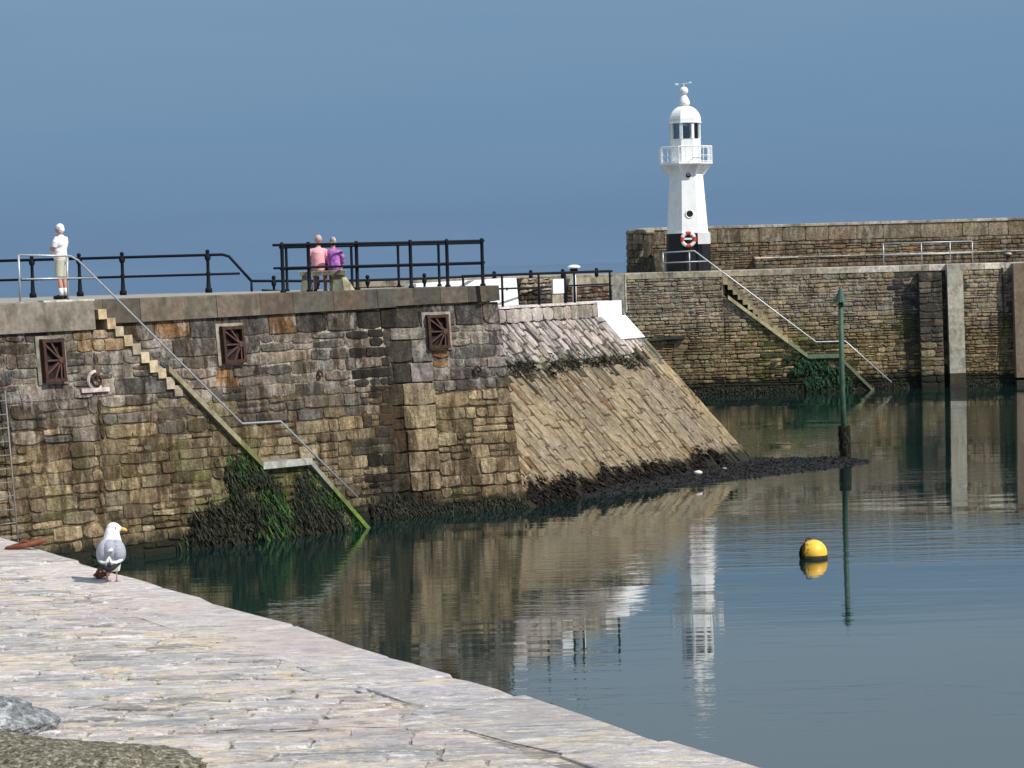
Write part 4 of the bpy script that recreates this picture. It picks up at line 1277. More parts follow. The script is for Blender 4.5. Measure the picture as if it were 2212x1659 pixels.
# ================================================================== CHANNEL MARKER
mp = hitz(1826, 991, 0)
top = hity(1816, 652, mp.y); apex = hity(1812, 618, mp.y)
mk = thing("channel_marker", (mp.x, mp.y, 0), "green post with a cone topmark standing in the weed bank", "marker post")
M_GREEN = mat_plain("green_marker_paint", (.02, .07, .045), .6, .3, 6, bmp=.3, stain=(.11, .10, .06), stainamt=.6, sscale=3)
mb = MB(); mb.tube([(mp.x, mp.y, -.4), (mp.x - .05, mp.y, 2.2), top + UP * .1], [.10, .095, .085], 14); mb.build("post", M_GREEN, mk, True)
mb = MB(); z0 = top.z - .02; hh = apex.z - z0
mb.lathe((top.x, top.y, z0), [(0, .23), (.02, .23), (hh, .01)], 14); mb.build("topmark", M_GREEN, mk)
mb = MB(); rw = random.Random(4)
for i in range(620):
    th = rw.uniform(0, 2 * pi); z = rw.uniform(.02, 1.15); 
    wd = .03; L = rw.uniform(.08, .22); d = Vector((cos(th), sin(th), 0)); t = Vector((-d.y, d.x, 0))
    p = Vector((mp.x - .02 * z, mp.y, z)) + d * (.12 + rw.uniform(0, .09))
    k = rw.uniform(.5, 1.5); mb.cur = (.016 * k, .016 * k, .010 * k)
    mb.add([p - t * wd, p + t * wd, p + t * wd * .6 - UP * L + d * .02, p - t * wd * .6 - UP * L + d * .02], [(0, 1, 2, 3)])
mb.build("weed_sleeve", M_WEED, mk)

# ================================================================== BUOY
bpz = hitz(1758, 1206, 0)
bu = thing("mooring_buoy", bpz, "round yellow mooring buoy with a dark weedy waterline", "buoy")
R_ = .31
mb = MB(); mb.ball(bpz + UP * .12, R_, R_, R_, 28)
M_YEL = mat_plain("yellow_buoy_plastic", (.86, .50, .045), .45, .1, 4, bmp=.1, stain=(.72, .45, .10), stainamt=.5, sscale=3)
mb.build("float", M_YEL, bu, True)
mb = MB(); mb.lathe(bpz, [(-.1, R_ * .92 + .02), (-.02, R_ + .012), (.075, R_ + .006), (.095, R_ - .02)], 28); mb.build("weed_band", mat_plain("buoy_weed", (.018, .02, .01), .8, .5, 20, bmp=.8), bu, True)
mb = MB(); rb9 = random.Random(3)
for _ in range(260):
    th = rb9.gauss(pi * 1.02, .35); zz9 = rb9.uniform(.05, .36); rr9 = sqrt(max(0, R_ ** 2 - (zz9 - .12) ** 2)); p = bpz + Vector((cos(th) * rr9, -abs(sin(th)) * rr9, zz9)); k9 = rb9.uniform(.5, 1.6); mb.cur = (.03 * k9, .02 * k9, .008 * k9)
    t9 = Vector((rb9.uniform(-1, 1), rb9.uniform(-1, 1), rb9.uniform(-1, 1))) * .022; o9 = (p - bpz - UP * .12).normalized() * .025
    mb.add([p - t9 + o9 * .2, p + t9 + o9 * .2, p + t9 * .5 + o9 - UP * .04, p - t9 * .5 + o9 - UP * .04], [(0, 1, 2, 3)])
tag(mb.build("weed_patch", M_WEED, bu), kind="stuff")
mb = MB(); tpt = bpz + Vector((-.12, 0, .12 + .27))
mb.tube([tpt + Vector((cos(a) * .06, 0, sin(a) * .06 + .02)) for a in [2 * pi * k / 12 for k in range(12)]], .014, 6, True)
mb.build("ring", M_RUST, bu, True)

# ================================================================== WEED
def blades(mb, at, n, area_f, r, L=(.07, .26), wd=(.008, .026), cols=None, out=.05, down=Vector((0, 0, -1)), N=None):
    for _ in range(n):
        u, v = area_f(r)
        if u is None: continue
        w = r.uniform(.01, out); p = at(u, v, w); l = r.uniform(*L); k = r.uniform(*wd)
        c = r.choice(cols); s_ = r.uniform(.6, 1.5); mb.cur = (c[0] * s_, c[1] * s_, c[2] * s_)
        t = (at(u + 1, v, 0) - at(u, v, 0)).normalized()
        t = (t + Vector((r.uniform(-.6, .6), r.uniform(-.6, .6), r.uniform(-.5, .5)))).normalized()
        sway = Vector((r.uniform(-.8, .8), r.uniform(-.5, .5), 0)) * l
        nn = (N if N else Vector((0, -1, 0)))
        m_ = p + down * l * .5 + sway * .3 + nn * r.uniform(0, .05); e = p + down * l + sway
        mb.add([p - t * k, p + t * k, m_ + t * k, m_ - t * k, e], [(0, 1, 2, 3), (3, 2, 4)])
DW = [(.014, .014, .010), (.009, .010, .007), (.03, .027, .018), (.014, .02, .008)]
GW = [(.02, .065, .010), (.035, .095, .012), (.012, .04, .008)]
def inpoly(x, y, P):
    c = False
    for i in range(len(P)):
        x1, y1 = P[i]; x2, y2 = P[i - 1]
        if (y1 > y) != (y2 > y) and x < (x2 - x1) * (y - y1) / (y2 - y1) + x1: c = not c
    return c
def region(F, pts):
    P = [F.pix(x, y) for x, y in pts]
    us = [p[0] for p in P]; vs = [p[1] for p in P]
    def f(r):
        for _ in range(30):
            u, v = r.uniform(min(us), max(us)), r.uniform(min(vs), max(vs))
            if inpoly(u, v, P): return u, v
        return None, None
    return f
r8 = random.Random(77)
mb = MB()
def clumpy(f, r, nc):
    cs = [f(r) for _ in range(nc)]; cs = [c for c in cs if c[0] is not None]
    def g(rr):
        c = rr.choice(cs); return c[0] + rr.gauss(0, .11), max(-.05, c[1] + rr.gauss(0, .10))
    return g
blades(mb, FA.at, 3900, clumpy(region(FA, [(395, 1190), (410, 1120), (455, 1085), (540, 1080), (650, 1090), (740, 1110), (770, 1140), (600, 1180)]), r8, 95), r8, cols=DW, out=.16, N=nA)
blades(mb, FA.at, 1900, clumpy(region(FA, [(500, 985), (545, 1000), (600, 1050), (610, 1110), (520, 1110), (490, 1050)]), r8, 48), r8, cols=DW + GW[2:], out=.12, N=nA)
blades(mb, FA.at, 1700, clumpy(region(FA, [(650, 1010), (690, 1050), (750, 1100), (770, 1130), (690, 1140), (630, 1120), (640, 1060)]), r8, 44), r8, cols=DW + GW[2:], out=.12, N=nA)
blades(mb, FC.at, 2600, lambda r: (r.uniform(-LC - .6, -LC + 1.0), abs(r.gauss(0, .2)) + .02), r8, cols=DW, out=.1, L=(.08, .2), N=nC)
blades(mb, FC.at, 1200, lambda r: (r.uniform(-LC, 0), abs(r.gauss(0, .13)) + .02), r8, cols=DW, out=.08, L=(.06, .16), N=nC)
blades(mb, FB.at, 900, lambda r: (r.uniform(-1.2, 0), abs(r.gauss(0, .25)) + .02), r8, cols=DW, out=.1, L=(.08, .2), N=nA)
tag(mb.build("dark_seaweed", M_WEED), "dark hanging seaweed on the foot of the near pier under its steps", "seaweed", kind="stuff")
mb = MB()
blades(mb, FA.at, 420, clumpy(region(FA, [(565, 1060), (590, 1050), (620, 1110), (615, 1160), (570, 1160), (560, 1100)]), r8, 30), r8, cols=GW, out=.17, L=(.15, .4), N=nA)
blades(mb, FA.at, 200, clumpy(region(FA, [(500, 985), (548, 998), (560, 1010), (520, 1020), (490, 1010)]), r8, 40), r8, cols=GW, out=.1, N=nA)
blades(mb, FA.at, 350, clumpy(region(FA, [(670, 1020), (785, 1135), (740, 1140), (665, 1060)]), r8, 50), r8, cols=GW[:1] + GW[2:], out=.1, N=nA)
blades(mb, FA.at, 30, region(FA, [(380, 1160), (420, 1140), (430, 1180), (390, 1190)]), r8, cols=GW[2:], out=.08, N=nA)
tag(mb.build("green_seaweed", M_WEED), "bright green weed hanging below the stone landing of the near steps", "seaweed", kind="stuff")
# weed line and skirts on the apron
mb = MB()
def apron_line(r):
    b = r.uniform(.5, LS - 1.5); z = 3.62 + .1 * sin(b * 2.3) + r.gauss(0, .09); return z * SL, b
cs = [apron_line(r8) for _ in range(70)]
def al(r): c = r.choice(cs); return c[0] + r.gauss(0, .12), c[1] + r.gauss(0, .16)
blades(mb, lambda u, v, w=0: slope_at(u, v, w + .04), 2200, al, r8, cols=DW, L=(.05, .12), wd=(.01, .03), out=.06, down=-FS.V.normalized(), N=NSn)
cs2 = [(abs(r8.gauss(0, .27)) * SL, r8.uniform(0, LS - 2.2)) for _ in range(95)]
def al2(r): c = r.choice(cs2); return c[0] + r.gauss(0, .16), c[1] + r.gauss(0, .12)
blades(mb, lambda u, v, w=0: slope_at(u, v, w + .04), 4500, al2, r8, cols=[(.02, .012, .010), (.013, .010, .009), (.017, .013, .010)], L=(.08, .2), wd=(.02, .05), out=.07, down=-FS.V.normalized(), N=NSn)
tag(mb.build("apron_seaweed", M_WEED), "ragged brown weed line and skirt across the pale stone apron", "seaweed", kind="stuff")
# weed on the far wall's foot
mb = MB()
blades(mb, FG.at, 2600, lambda r: (r.uniform(uGL, gF[0]), abs(r.gauss(0, .13)) + .02), r8, cols=DW, out=.12, L=(.08, .2), wd=(.02, .05), N=nG)
blades(mb, FG2.at, 2200, lambda r: (r.uniform(gF[0], uGR - 4), abs(r.gauss(0, .13)) + .02), r8, cols=DW, out=.12, L=(.08, .2), wd=(.02, .05), N=nG)
blades(mb, FG.at, 1100, clumpy(region(FG, [(1700, 775), (1745, 765), (1812, 790), (1840, 830), (1750, 835), (1715, 800)]), r8, 70), r8, cols=[(.008, .03, .014), (.012, .042, .015)], out=.15, L=(.1, .3), wd=(.03, .06), N=nG)
tag(mb.build("far_seaweed", M_WEED), "dark and green weed along the waterline of the far pier", "seaweed", kind="stuff")

# bank of black weed and mussels at the apron's foot
edge_px = [(1146, 1092), (1180, 1088), (1240, 1078), (1300, 1071), (1400, 1060), (1500, 1047), (1600, 1034), (1700, 1022), (1800, 1012), (1860, 1005), (1889, 996), (1870, 989), (1800, 988), (1700, 990), (1610, 992)]
bank = [hitz(x, y, 0) for x, y in edge_px]
inner = [bank[-1], F1 + dS * 8 + nS * -.3, F1 - nS * .3]
poly = [(p.x, p.y) for p in bank + inner]
from mathutils import noise as mn
cxs = [p[0] for p in poly]; cys = [p[1] for p in poly]
def seg_dist(x, y):
    best = 9
    for i in range(len(bank) - 1):
        a, b = bank[i], bank[i + 1]; ab = (b - a); t = max(0, min(1, ((x - a.x) * ab.x + (y - a.y) * ab.y) / (ab.x ** 2 + ab.y ** 2)))
        d = math.hypot(x - a.x - ab.x * t, y - a.y - ab.y * t); best = min(best, d)
    return best
def bank_h(x, y):
    if inpoly(x, y, poly): d = seg_dist(x, y); tt_ = min(1, max(0, ((x - F1.x) * dS.x + (y - F1.y) * dS.y) / LS)); h = (.30 - .19 * tt_) * (1 - math.exp(-d * 1.6))
    else: d = seg_dist(x, y); h = -.25 * d
    n_ = mn.noise(Vector((x * 3, y * 3, 0))) * .09 + mn.noise(Vector((x * 9, y * 9, 2))) * .05 + mn.noise(Vector((x * 22, y * 22, 5))) * .03
    return h + n_ * (1 if d > .12 else .6) - .03
mb = MB(); x0, x1, y0, y1 = min(cxs) - .4, max(cxs) + .4, min(cys) - .4, max(cys) + .6
st = .07
# grid along the bank direction keeps the sheet small
bd = (bank[8] - bank[0]).normalized(); bn = Vector((-bd.y, bd.x, 0))
nu = int(17.6 / st); nv = int(8.0 / st)
idx = {}
o0 = bank[0] - bd * .5 - bn * .6
for i in range(nu):
    for jv in range(nv):
        p = o0 + bd * i * st + bn * jv * st
        h = bank_h(p.x, p.y)
        if h < -.25: continue
        # stop under the apron
        if (p - F1).dot(nS) < -.5 and p.y < F2.y: 
            continue
        idx[(i, jv)] = len(mb.v); mb.v.append(Vector((p.x, p.y, h)))
for (i, jv), a in idx.items():
    b = idx.get((i + 1, jv)); c = idx.get((i + 1, jv + 1)); d = idx.get((i, jv + 1))
    if b is not None and c is not None and d is not None:
        k = rng.uniform(.5, 1.6); mb.cur = (.011 * k, .010 * k, .010 * k); mb.face((a, b, c, d))
r9 = random.Random(5)
for _ in range(17000):
    i, jv = r9.choice(list(idx.keys())) if False else (r9.randrange(nu), r9.randrange(nv))
    if (i, jv) not in idx: continue
    p = mb.v[idx[(i, jv)]] + Vector((r9.uniform(-.04, .04), r9.uniform(-.04, .04), 0))
    if p.z < -.05: continue
    a = r9.uniform(0, 2 * pi); t = Vector((cos(a), sin(a), 0)) * r9.uniform(.015, .04); n_ = Vector((-sin(a), cos(a), r9.uniform(.2, 1.0))) * r9.uniform(.02, .05)
    k = r9.choice((.4, .7, 1, 1.4, 2.4)) * r9.uniform(.7, 1.3); mb.cur = (.011 * k, .010 * k, .0095 * k)
    mb.add([p - t, p + t, p + t * .7 + n_, p - t * .7 + n_], [(0, 1, 2, 3)])
tag(mb.build("weed_bank", M_WEED), "black bank of seaweed and mussels at the foot of the stone apron", "seaweed", kind="stuff")
for px, py, s_, c_ in ((1508, 1021, .14, (.62, .58, .5)), (1565, 1012, .07, (.35, .3, .24))):
    p = hitz(px, py, .32)
    mb = MB(); mb.cur = c_; mb.ball(p, s_, s_ * .7, s_ * .5, 12)
    tag(mb.build("pale_stone", M_CONC, None, True), "larger pale stone lying on the black weed bank" if s_ > .1 else "smaller grey stone on the weed bank, right of the pale one", "stone", "loose stones on the weed bank")

# ================================================================== NEAR QUAY
QN = 4.45
E1 = hitz(0, 1160, QN); E2 = hitz(1632, 1659, QN)
Em = hitz(300, 1260, QN)
dE = (E2 - E1).normalized(); nE = Vector((dE.y, -dE.x, 0)) if False else Vector((-dE.y, dE.x, 0))
if (O_CAM - E1).dot(nE) < 0: nE = -nE     # points inland, towards the camera
print("near quay", E1, E2, nE)
L_E = (E2 - E1).length
def qe(u, v, w=0): return E1 + dE * u + nE * v + UP * w
rq = random.Random(6)
PAV = [(.50, .46, .46), (.44, .425, .44), (.55, .49, .47), (.43, .41, .40), (.52, .47, .48)]
def colEdge(u, v, r):
    return jit(r.choice(PAV), r, .07, .03)
mb = MB()
# edge slabs
u = -5.0
while u < L_E + 9:
    ue = u + rq.uniform(.9, 1.9)
    wob0 = rq.uniform(-.03, .05)
    P_ = [(u, wob0), (ue, rq.uniform(-.03, .05)), (ue, .72 + rq.uniform(-.08, .06)), (u, .72 + rq.uniform(-.08, .06))]
    stone(mb, qe, P_, colEdge(u, 0, rq), .010, rq.uniform(.002, .010), rq, .035, .008, (1, 1))
    u = ue
# slates set on edge behind them
line_e = lambda P: (Vector((P[0], P[1], QN)) - E1).dot(nE) - .66
CRE = [(.52, .46, .36), (.58, .52, .44), (.48, .44, .4)]
def colQ(u, v, r):
    n_ = mn.noise(Vector((u * .8, v * .5, 3)))
    if r.random() < .05 + .1 * n_: c = r.choice(CRE)
    elif r.random() < .05: c = (.28, .275, .27)
    else: c = r.choice([(.45, .425, .43), (.40, .395, .395), (.49, .45, .435), (.42, .405, .41), (.48, .44, .44), (.37, .37, .38)])
    return jit(c, r, .09, .03)
masonry(mb, lambda u, v, w=0: Vector((u + (v - 15) * .06, v, QN + w)), -7.5, 5.5, 10.2, 27, colQ, rq, ch=(.10, .32), cw=(.22, .8), gap=.009, proud=(-.002, .012), split=.5, wav=.14, rough=.03, bev=.005, aniso=(1, 1),
        clips=[[line_e]])
mq, nt, b = nodes_of("slate_paving")
c = attr(nt)
f = noise(nt, 9, 8, .78, (.7, 1.6, 1)); c = mixrgb(nt, 1.0, c, mixrgb(nt, mr(nt, f, .3, .7, 0, 1), (.6, .6, .62), (1.5, 1.48, 1.44)), 'MULTIPLY')
f = noise(nt, 3.2, 8, .82, (.6, 2.0, 1), w=7); c = mixrgb(nt, mr(nt, f, .51, .57, 0, .85), c, (.70, .60, .45))
f = noise(nt, 6, 8, .85, (.7, 1.8, 1), w=71); c = mixrgb(nt, mr(nt, f, .54, .59, 0, .9), c, (.82, .80, .78))
f = noise(nt, 4.5, 8, .82, (.6, 1.8, 1), w=17); c = mixrgb(nt, mr(nt, f, .56, .61, 0, .75), c, (.15, .145, .14))
f = noise(nt, .5, 3, .5, w=27); c = mixrgb(nt, mr(nt, f, .5, .66, 0, .45), c, (.46, .39, .38))
c = mixrgb(nt, 1.0, c, (1.22, 1.20, 1.19), 'MULTIPLY')
nt.links.new(c, b.inputs['Base Color']); b.inputs['Roughness'].default_value = .75; b.inputs['Specular IOR Level'].default_value = .3
bump(nt, b, noise(nt, 12, 8, .75, (.7, 1.6, 1)), 1.0, .05)
# joint sheet and the vertical face below
mb.cur = (.24, .22, .2)
pl = [qe(-5, .03), qe(L_E + 9, .03), qe(L_E + 9, 14), qe(-5, 14)]
mb.prism([(p.x, p.y) for p in pl], -1.0, QN - .006)
o = mb.build("quay", mq)
tag(o, "pale slate quay in the foreground, gull standing on its edge", kind="structure")

def blob(name, fill, mat, voxel, parent=None, smooth=4, col=(1, 1, 1)):
    mb = MB(); mb.cur = col; fill(mb); o = mb.build(name, mat, parent, True)
    md = o.modifiers.new("join", 'REMESH'); md.mode = 'VOXEL'; md.voxel_size = voxel; md.use_smooth_shade = True
    if smooth:
        ms = o.modifiers.new("soften", 'SMOOTH'); ms.iterations = smooth; ms.factor = .5
    return o
# two boulders at lower left
def boulder(name, px, py, rx, ry_, rz, zc, mat, label, seed, dep=None):
    c = hitz(px, py, QN) if dep is None else hity(px, py, dep)
    mb = MB(); n, m = 220, 110; rr = random.Random(seed); of = Vector((seed * 3.1, seed, 0))
    R = []
    for i in range(m + 1):
        t = -pi / 2 + pi * i / m; ring = []
        for k in range(n):
            a = 2 * pi * k / n
            d = Vector((max(cos(t), .01) * cos(a), max(cos(t), .01) * sin(a), sin(t)))
            d2 = d
            k_ = 1 + mn.noise(d * 1.3 + of) * .22 + mn.noise(d * 4 + of) * .07 + mn.noise(d * 11 + of) * .04 + mn.noise(d * 25 + of) * .028 + mn.noise(d * 55 + of) * .016
            ring.append(Vector((c.x, c.y, zc)) + Vector((d2.x * rx, d2.y * ry_, d2.z * rz)) * k_)
        R.append(ring)
    mb.cur = (1, 1, 1); mb.rings(R)
    tag(mb.build(name, mat, None, True), label, "boulder")
M_MOSS = mat_plain("lichened_granite", (.15, .135, .095), .95, .85, 40, bmp=1.0, stain=(.50, .47, .38), stainamt=.95, sscale=30, spec=.2)
M_GREYR = mat_plain("grey_boulder", (.17, .18, .19), .9, .6, 30, bmp=.8, stain=(.55, .56, .56), stainamt=.9, sscale=14, spec=.2)
boulder("granite_boulder", 20, 1700, 1.0, .7, .25, QN - .02, M_MOSS, "brown lichened granite block in the lower left corner of the quay", 3)
boulder("grey_boulder", 0, 1580, .30, .3, .15, QN + .02, M_GREYR, "small smooth grey stone just behind the brown granite block", 5)

# ------------------------------------------------------------------ rusty rings on the quay edge
M_ORUST = mat_plain('orange_rust', (.17, .055, .025), .85, .4, 20, bmp=.6, stain=(.30, .12, .05), stainamt=.6, sscale=14)
def quay_ring(px, py, w_, label, tilt):
    c = hitz(px, py, QN + .03)
    root = thing("quay_ring", c, label, "mooring ring", "rusty iron rings on the quay edge")
    mb = MB(); N = 20
    mb.tube([c + Vector((cos(2 * pi * k / N) * w_, sin(2 * pi * k / N) * w_ * .8, .02 + tilt * cos(2 * pi * k / N))) for k in range(N)], min(.024, w_ * .22), 8, True)
    mb.build("ring", M_ORUST, root, True)
    mb = MB(); mb.box(c + Vector((-w_ * .1, -.02, .012)), (w_ * .5, .02, .01), (-.01, .035, 0), (0, 0, .02)); mb.tube([c + Vector((-.05, -.06, 0)), c + Vector((-.02, -.05, .06)), c + Vector((.03, -.05, .05)), c + Vector((.05, -.05, 0))], .018, 7)
    mb.build("staple", M_ORUST, root, True)
quay_ring(55, 1181, .17, "rusty iron ring and shackle lying on the quay edge at the far left", .035)
quay_ring(222, 1244, .065, "rusty iron ring on the quay at the gull's feet", .012)

# ================================================================== GULL
gp = hitz(243, 1259, QN) + Vector((0, 0, .01))
gull = thing("herring_gull", gp, "white and grey gull standing on the quay edge, seen from behind, bill to the right", "gull")
def G(x, y, z): return gp + Vector((x, y, z))
Rb = Matrix.Rotation(radians(-22), 3, 'X')
def gbody(mb):
    mb.ball(G(0, .02, .235), .095, .12, .115, 20, Rb)
    mb.ball(G(.0, .05, .29), .085, .085, .09, 18)
    mb.tube([G(0, .05, .28), G(-.003, .075, .36), G(.0, .08, .42)], [.09, .069, .052], 14)
    mb.ball(G(.008, .085, .43), .056, .046, .046, 18)
    mb.tube([G(.035, .085, .43), G(.075, .082, .417)], [.036, .018], 12)
    mb.ball(G(0, -.035, .145), .078, .065, .06, 16)
    for s in (-1, 1): mb.tube([G(.04 * s, -.02, .15), G(.042 * s, -.02, .085)], [.04, .024], 10)
M_FEATH = mat_plain("white_feathers", (.8, .8, .79), .8, .05, 30, bmp=.25, spec=.2)
blob("body", gbody, M_FEATH, .007, gull, 4)
M_GREYF = mat_plain("grey_feathers", (.34, .355, .41), .8, .14, 40, bmp=.4, spec=.2, stain=(.46, .47, .53), stainamt=.6, sscale=16)
for s in (-1, 1):
    def wing(mb, s=s):
        mb.ball(G(.056 * s, -.015, .25), .064, .10, .10, 18, Matrix.Rotation(radians(-16), 3, 'X') @ Matrix.Rotation(radians(-10 * s), 3, 'Y'))
        mb.ball(G(.035 * s, -.03, .29), .05, .06, .05, 14)
    blob("wing", wing, M_GREYF, .007, gull, 4)
blob("mantle", lambda mb: (mb.ball(G(0, -.025, .255), .078, .105, .088, 18, Rb), mb.ball(G(0, -.005, .295), .072, .075, .055, 16)), M_GREYF, .007, gull, 4)
mb = MB(); mb.cur = (.8, .8, .8)
for s in (-1, 1):
    mb.tube([G(.095 * s, -.065, .185), G(.055 * s, -.112, .165), G(.015 * s, -.135, .172), G(.004, -.138, .22)], [.010, .017, .015, .006], 8)
mb.tube([G(-.012, -.128, .262), G(.030, -.123, .275)], [.009, .014], 8)
mb.build("tertials", M_FEATH, gull, True)
mb = MB()
for s in (-1, 1):
    mb.tube([G(.082 * s, -.105, .158), G(.045 * s, -.137, .138), G(.008 * s, -.16, .118), G(-.015 * s, -.175, .10)], [.010, .02, .024, .007], 8)
mb.tube([G(0, -.13, .165), G(0, -.155, .14)], [.014, .02], 8)
mb.build("wing_tips", mat_plain("black_feathers", (.010, .013, .014), .7, .3, 20), gull, True)
mb = MB(); mb.tube([G(.066, .084, .422), G(.094, .082, .418), G(.112, .082, .41), G(.117, .082, .398)], [.016, .0135, .011, .003], 10)
mb.build("bill", mat_plain("yellow_bill", (.72, .45, .08), .5, .1, 20), gull, True)
mb = MB(); mb.ball(G(.034, .044, .433), .006, .006, .006, 8); mb.build("eye", M_BLACK, gull, True)
for s in (-1, 1):
    mb = MB(); mb.tube([G(.037 * s, -.005, .1), G(.038 * s, -.008, .012)], [.008, .006], 8)
    for a in (-.5, 0, .5):
        mb.tube([G(.038 * s, -.008, .006), G(.038 * s + .045 * sin(a), -.008 + .05 * cos(a), .004)], [.006, .003], 6)
    mb.add([G(.038 * s, -.008, .004), G(.038 * s - .021, .034, .004), G(.038 * s, .042, .005), G(.038 * s + .021, .034, .004)], [(0, 1, 2, 3)])
    mb.build("leg", mat_plain("pink_legs", (.62, .33, .27), .6, .1, 20), gull, True)

# ================================================================== STANDING MAN
mz = DECK_Z + .015
mposx = hity(135, 600, 66.5)
mp_ = Vector((mposx.x, 66.5, mz))
k_h = (hity(134, 484, 66.5).z - mz) / 1.75
print("man scale", k_h)
man = thing("person", mp_, "white haired man in a white t-shirt and khaki shorts standing with folded arms, facing left", "person")
FWD = Vector((-.93, .36, 0)).normalized(); SID = Vector((-FWD.y, FWD.x, 0))     # SID = his left
def Mn(f, s, z): return mp_ + (FWD * f + SID * s + UP * z) * k_h
def msc(r): return [x * k_h for x in r]
RF = Matrix((FWD, SID, UP)).transposed()
M_BODY = M_SKIN
def body(mb):
    mb.ball(Mn(0, 0, .93), .13 * k_h, .16 * k_h, .13 * k_h, 16, RF)
    mb.ball(Mn(.02, 0, 1.12), .125 * k_h, .15 * k_h, .16 * k_h, 16, RF)
    mb.ball(Mn(.0, 0, 1.32), .115 * k_h, .175 * k_h, .15 * k_h, 16, RF)
    mb.tube([Mn(.0, 0, 1.42), Mn(.03, 0, 1.54)], msc([.07, .055]), 12)
    for s in (-1, 1):
        mb.tube([Mn(0, .09 * s, .95), Mn(.015, .1 * s, .72), Mn(.02, .105 * s, .48), Mn(-.01, .105 * s, .3), Mn(-.02, .105 * s, .08)], msc([.095, .085, .056, .057, .036]), 14)
        mb.tube([Mn(-.03, .105 * s, .04), Mn(.1, .115 * s, .03), Mn(.16, .12 * s, .03)], msc([.04, .038, .028]), 10)
        mb.tube([Mn(0, .17 * s, 1.43), Mn(.03, .225 * s, 1.3), Mn(.06, .235 * s, 1.16)], msc([.06, .05, .042]), 12)
        mb.tube([Mn(.06, .235 * s, 1.16), Mn(.17, .16 * s, 1.14 + .02 * s), Mn(.245, .02 * s, 1.19 + .02 * s)], msc([.043, .038, .03]), 12)
        mb.ball(Mn(.245, -.03 * s, 1.205 + .02 * s), .03 * k_h, .045 * k_h, .035 * k_h, 10, RF)
        for q_ in range(4):
            mb.tube([Mn(.25, -.06 * s, 1.225 + .02 * s - .018 * q_), Mn(.235, -.115 * s, 1.225 + .02 * s - .02 * q_), Mn(.2, -.135 * s, 1.22 + .02 * s - .02 * q_)], msc([.0105, .01, .008]), 7)
        mb.tube([Mn(.24, -.02 * s, 1.23 + .02 * s), Mn(.25, -.06 * s, 1.262 + .02 * s)], msc([.013, .010]), 7)
    mb.ball(Mn(.045, 0, 1.635), .098 * k_h, .078 * k_h, .115 * k_h, 18, RF)
    mb.ball(Mn(.085, 0, 1.585), .055 * k_h, .05 * k_h, .05 * k_h, 12, RF)
    mb.tube([Mn(.135, 0, 1.655), Mn(.165, 0, 1.625)], msc([.012, .018]), 8)
    mb.tube([Mn(.125, -.02, 1.58), Mn(.125, .02, 1.58)], msc([.012, .012]), 8)
    for s in (-1, 1): mb.ball(Mn(.035, .08 * s, 1.63), .022 * k_h, .012 * k_h, .032 * k_h, 8, RF)
blob("body", body, M_SKIN, .010, man, 3)
CL = lambda c, nm: mat_plain(nm, c, .85, .08, 12, bmp=.3, spec=.15)
def shirt(mb):
    mb.tube([Mn(.02, 0, .88), Mn(.045, 0, 1.02), Mn(.05, 0, 1.14), Mn(.015, 0, 1.32), Mn(.0, 0, 1.42)], msc([.145, .165, .168, .15, .12]), 18)
    mb.ball(Mn(.03, 0, 1.0), .155 * k_h, .185 * k_h, .16 * k_h, 18, RF)
    mb.ball(Mn(.045, 0, 1.12), .155 * k_h, .18 * k_h, .18 * k_h, 18, RF)
    mb.ball(Mn(.0, 0, 1.31), .135 * k_h, .195 * k_h, .175 * k_h, 18, RF)
    mb.tube([Mn(.0, 0, 1.42), Mn(.01, 0, 1.49)], msc([.095, .07]), 12)
    for s in (-1, 1): mb.tube([Mn(0, .15 * s, 1.42), Mn(.025, .225 * s, 1.32), Mn(.05, .24 * s, 1.21)], msc([.08, .074, .066]), 12)
blob("t_shirt", shirt, CL((.78, .77, .80), "white_cotton"), .010, man, 8)
def shorts(mb):
    mb.ball(Mn(.0, 0, .92), .15 * k_h, .18 * k_h, .12 * k_h, 16, RF)
    for s in (-1, 1): mb.tube([Mn(0, .085 * s, .92), Mn(.02, .1 * s, .7), Mn(.025, .105 * s, .52)], msc([.118, .108, .098]), 14)
blob("shorts", shorts, CL((.50, .50, .40), "khaki_cotton"), .010, man, 3)
for s in (-1, 1):
    mb = MB(); mb.cur = (.75, .75, .75); mb.tube([Mn(-.012, .105 * s, .26), Mn(-.02, .105 * s, .08)], msc([.056, .048]), 12); mb.build("sock", M_ATTR, man, True)
    def shoe(mb, s=s):
        mb.tube([Mn(-.06, .105 * s, .05), Mn(.04, .112 * s, .05), Mn(.13, .12 * s, .04), Mn(.18, .122 * s, .035)], msc([.052, .054, .048, .034]), 12)
    blob("shoe", shoe, CL((.02, .018, .018), "dark_leather"), .008, man, 2)
def hair(mb):
    mb.ball(Mn(.022, 0, 1.668), .105 * k_h, .092 * k_h, .098 * k_h, 18, RF)
    mb.ball(Mn(-.02, 0, 1.62), .07 * k_h, .085 * k_h, .08 * k_h, 14, RF)
blob("hair", hair, CL((.76, .76, .78), "white_hair"), .009, man, 2)

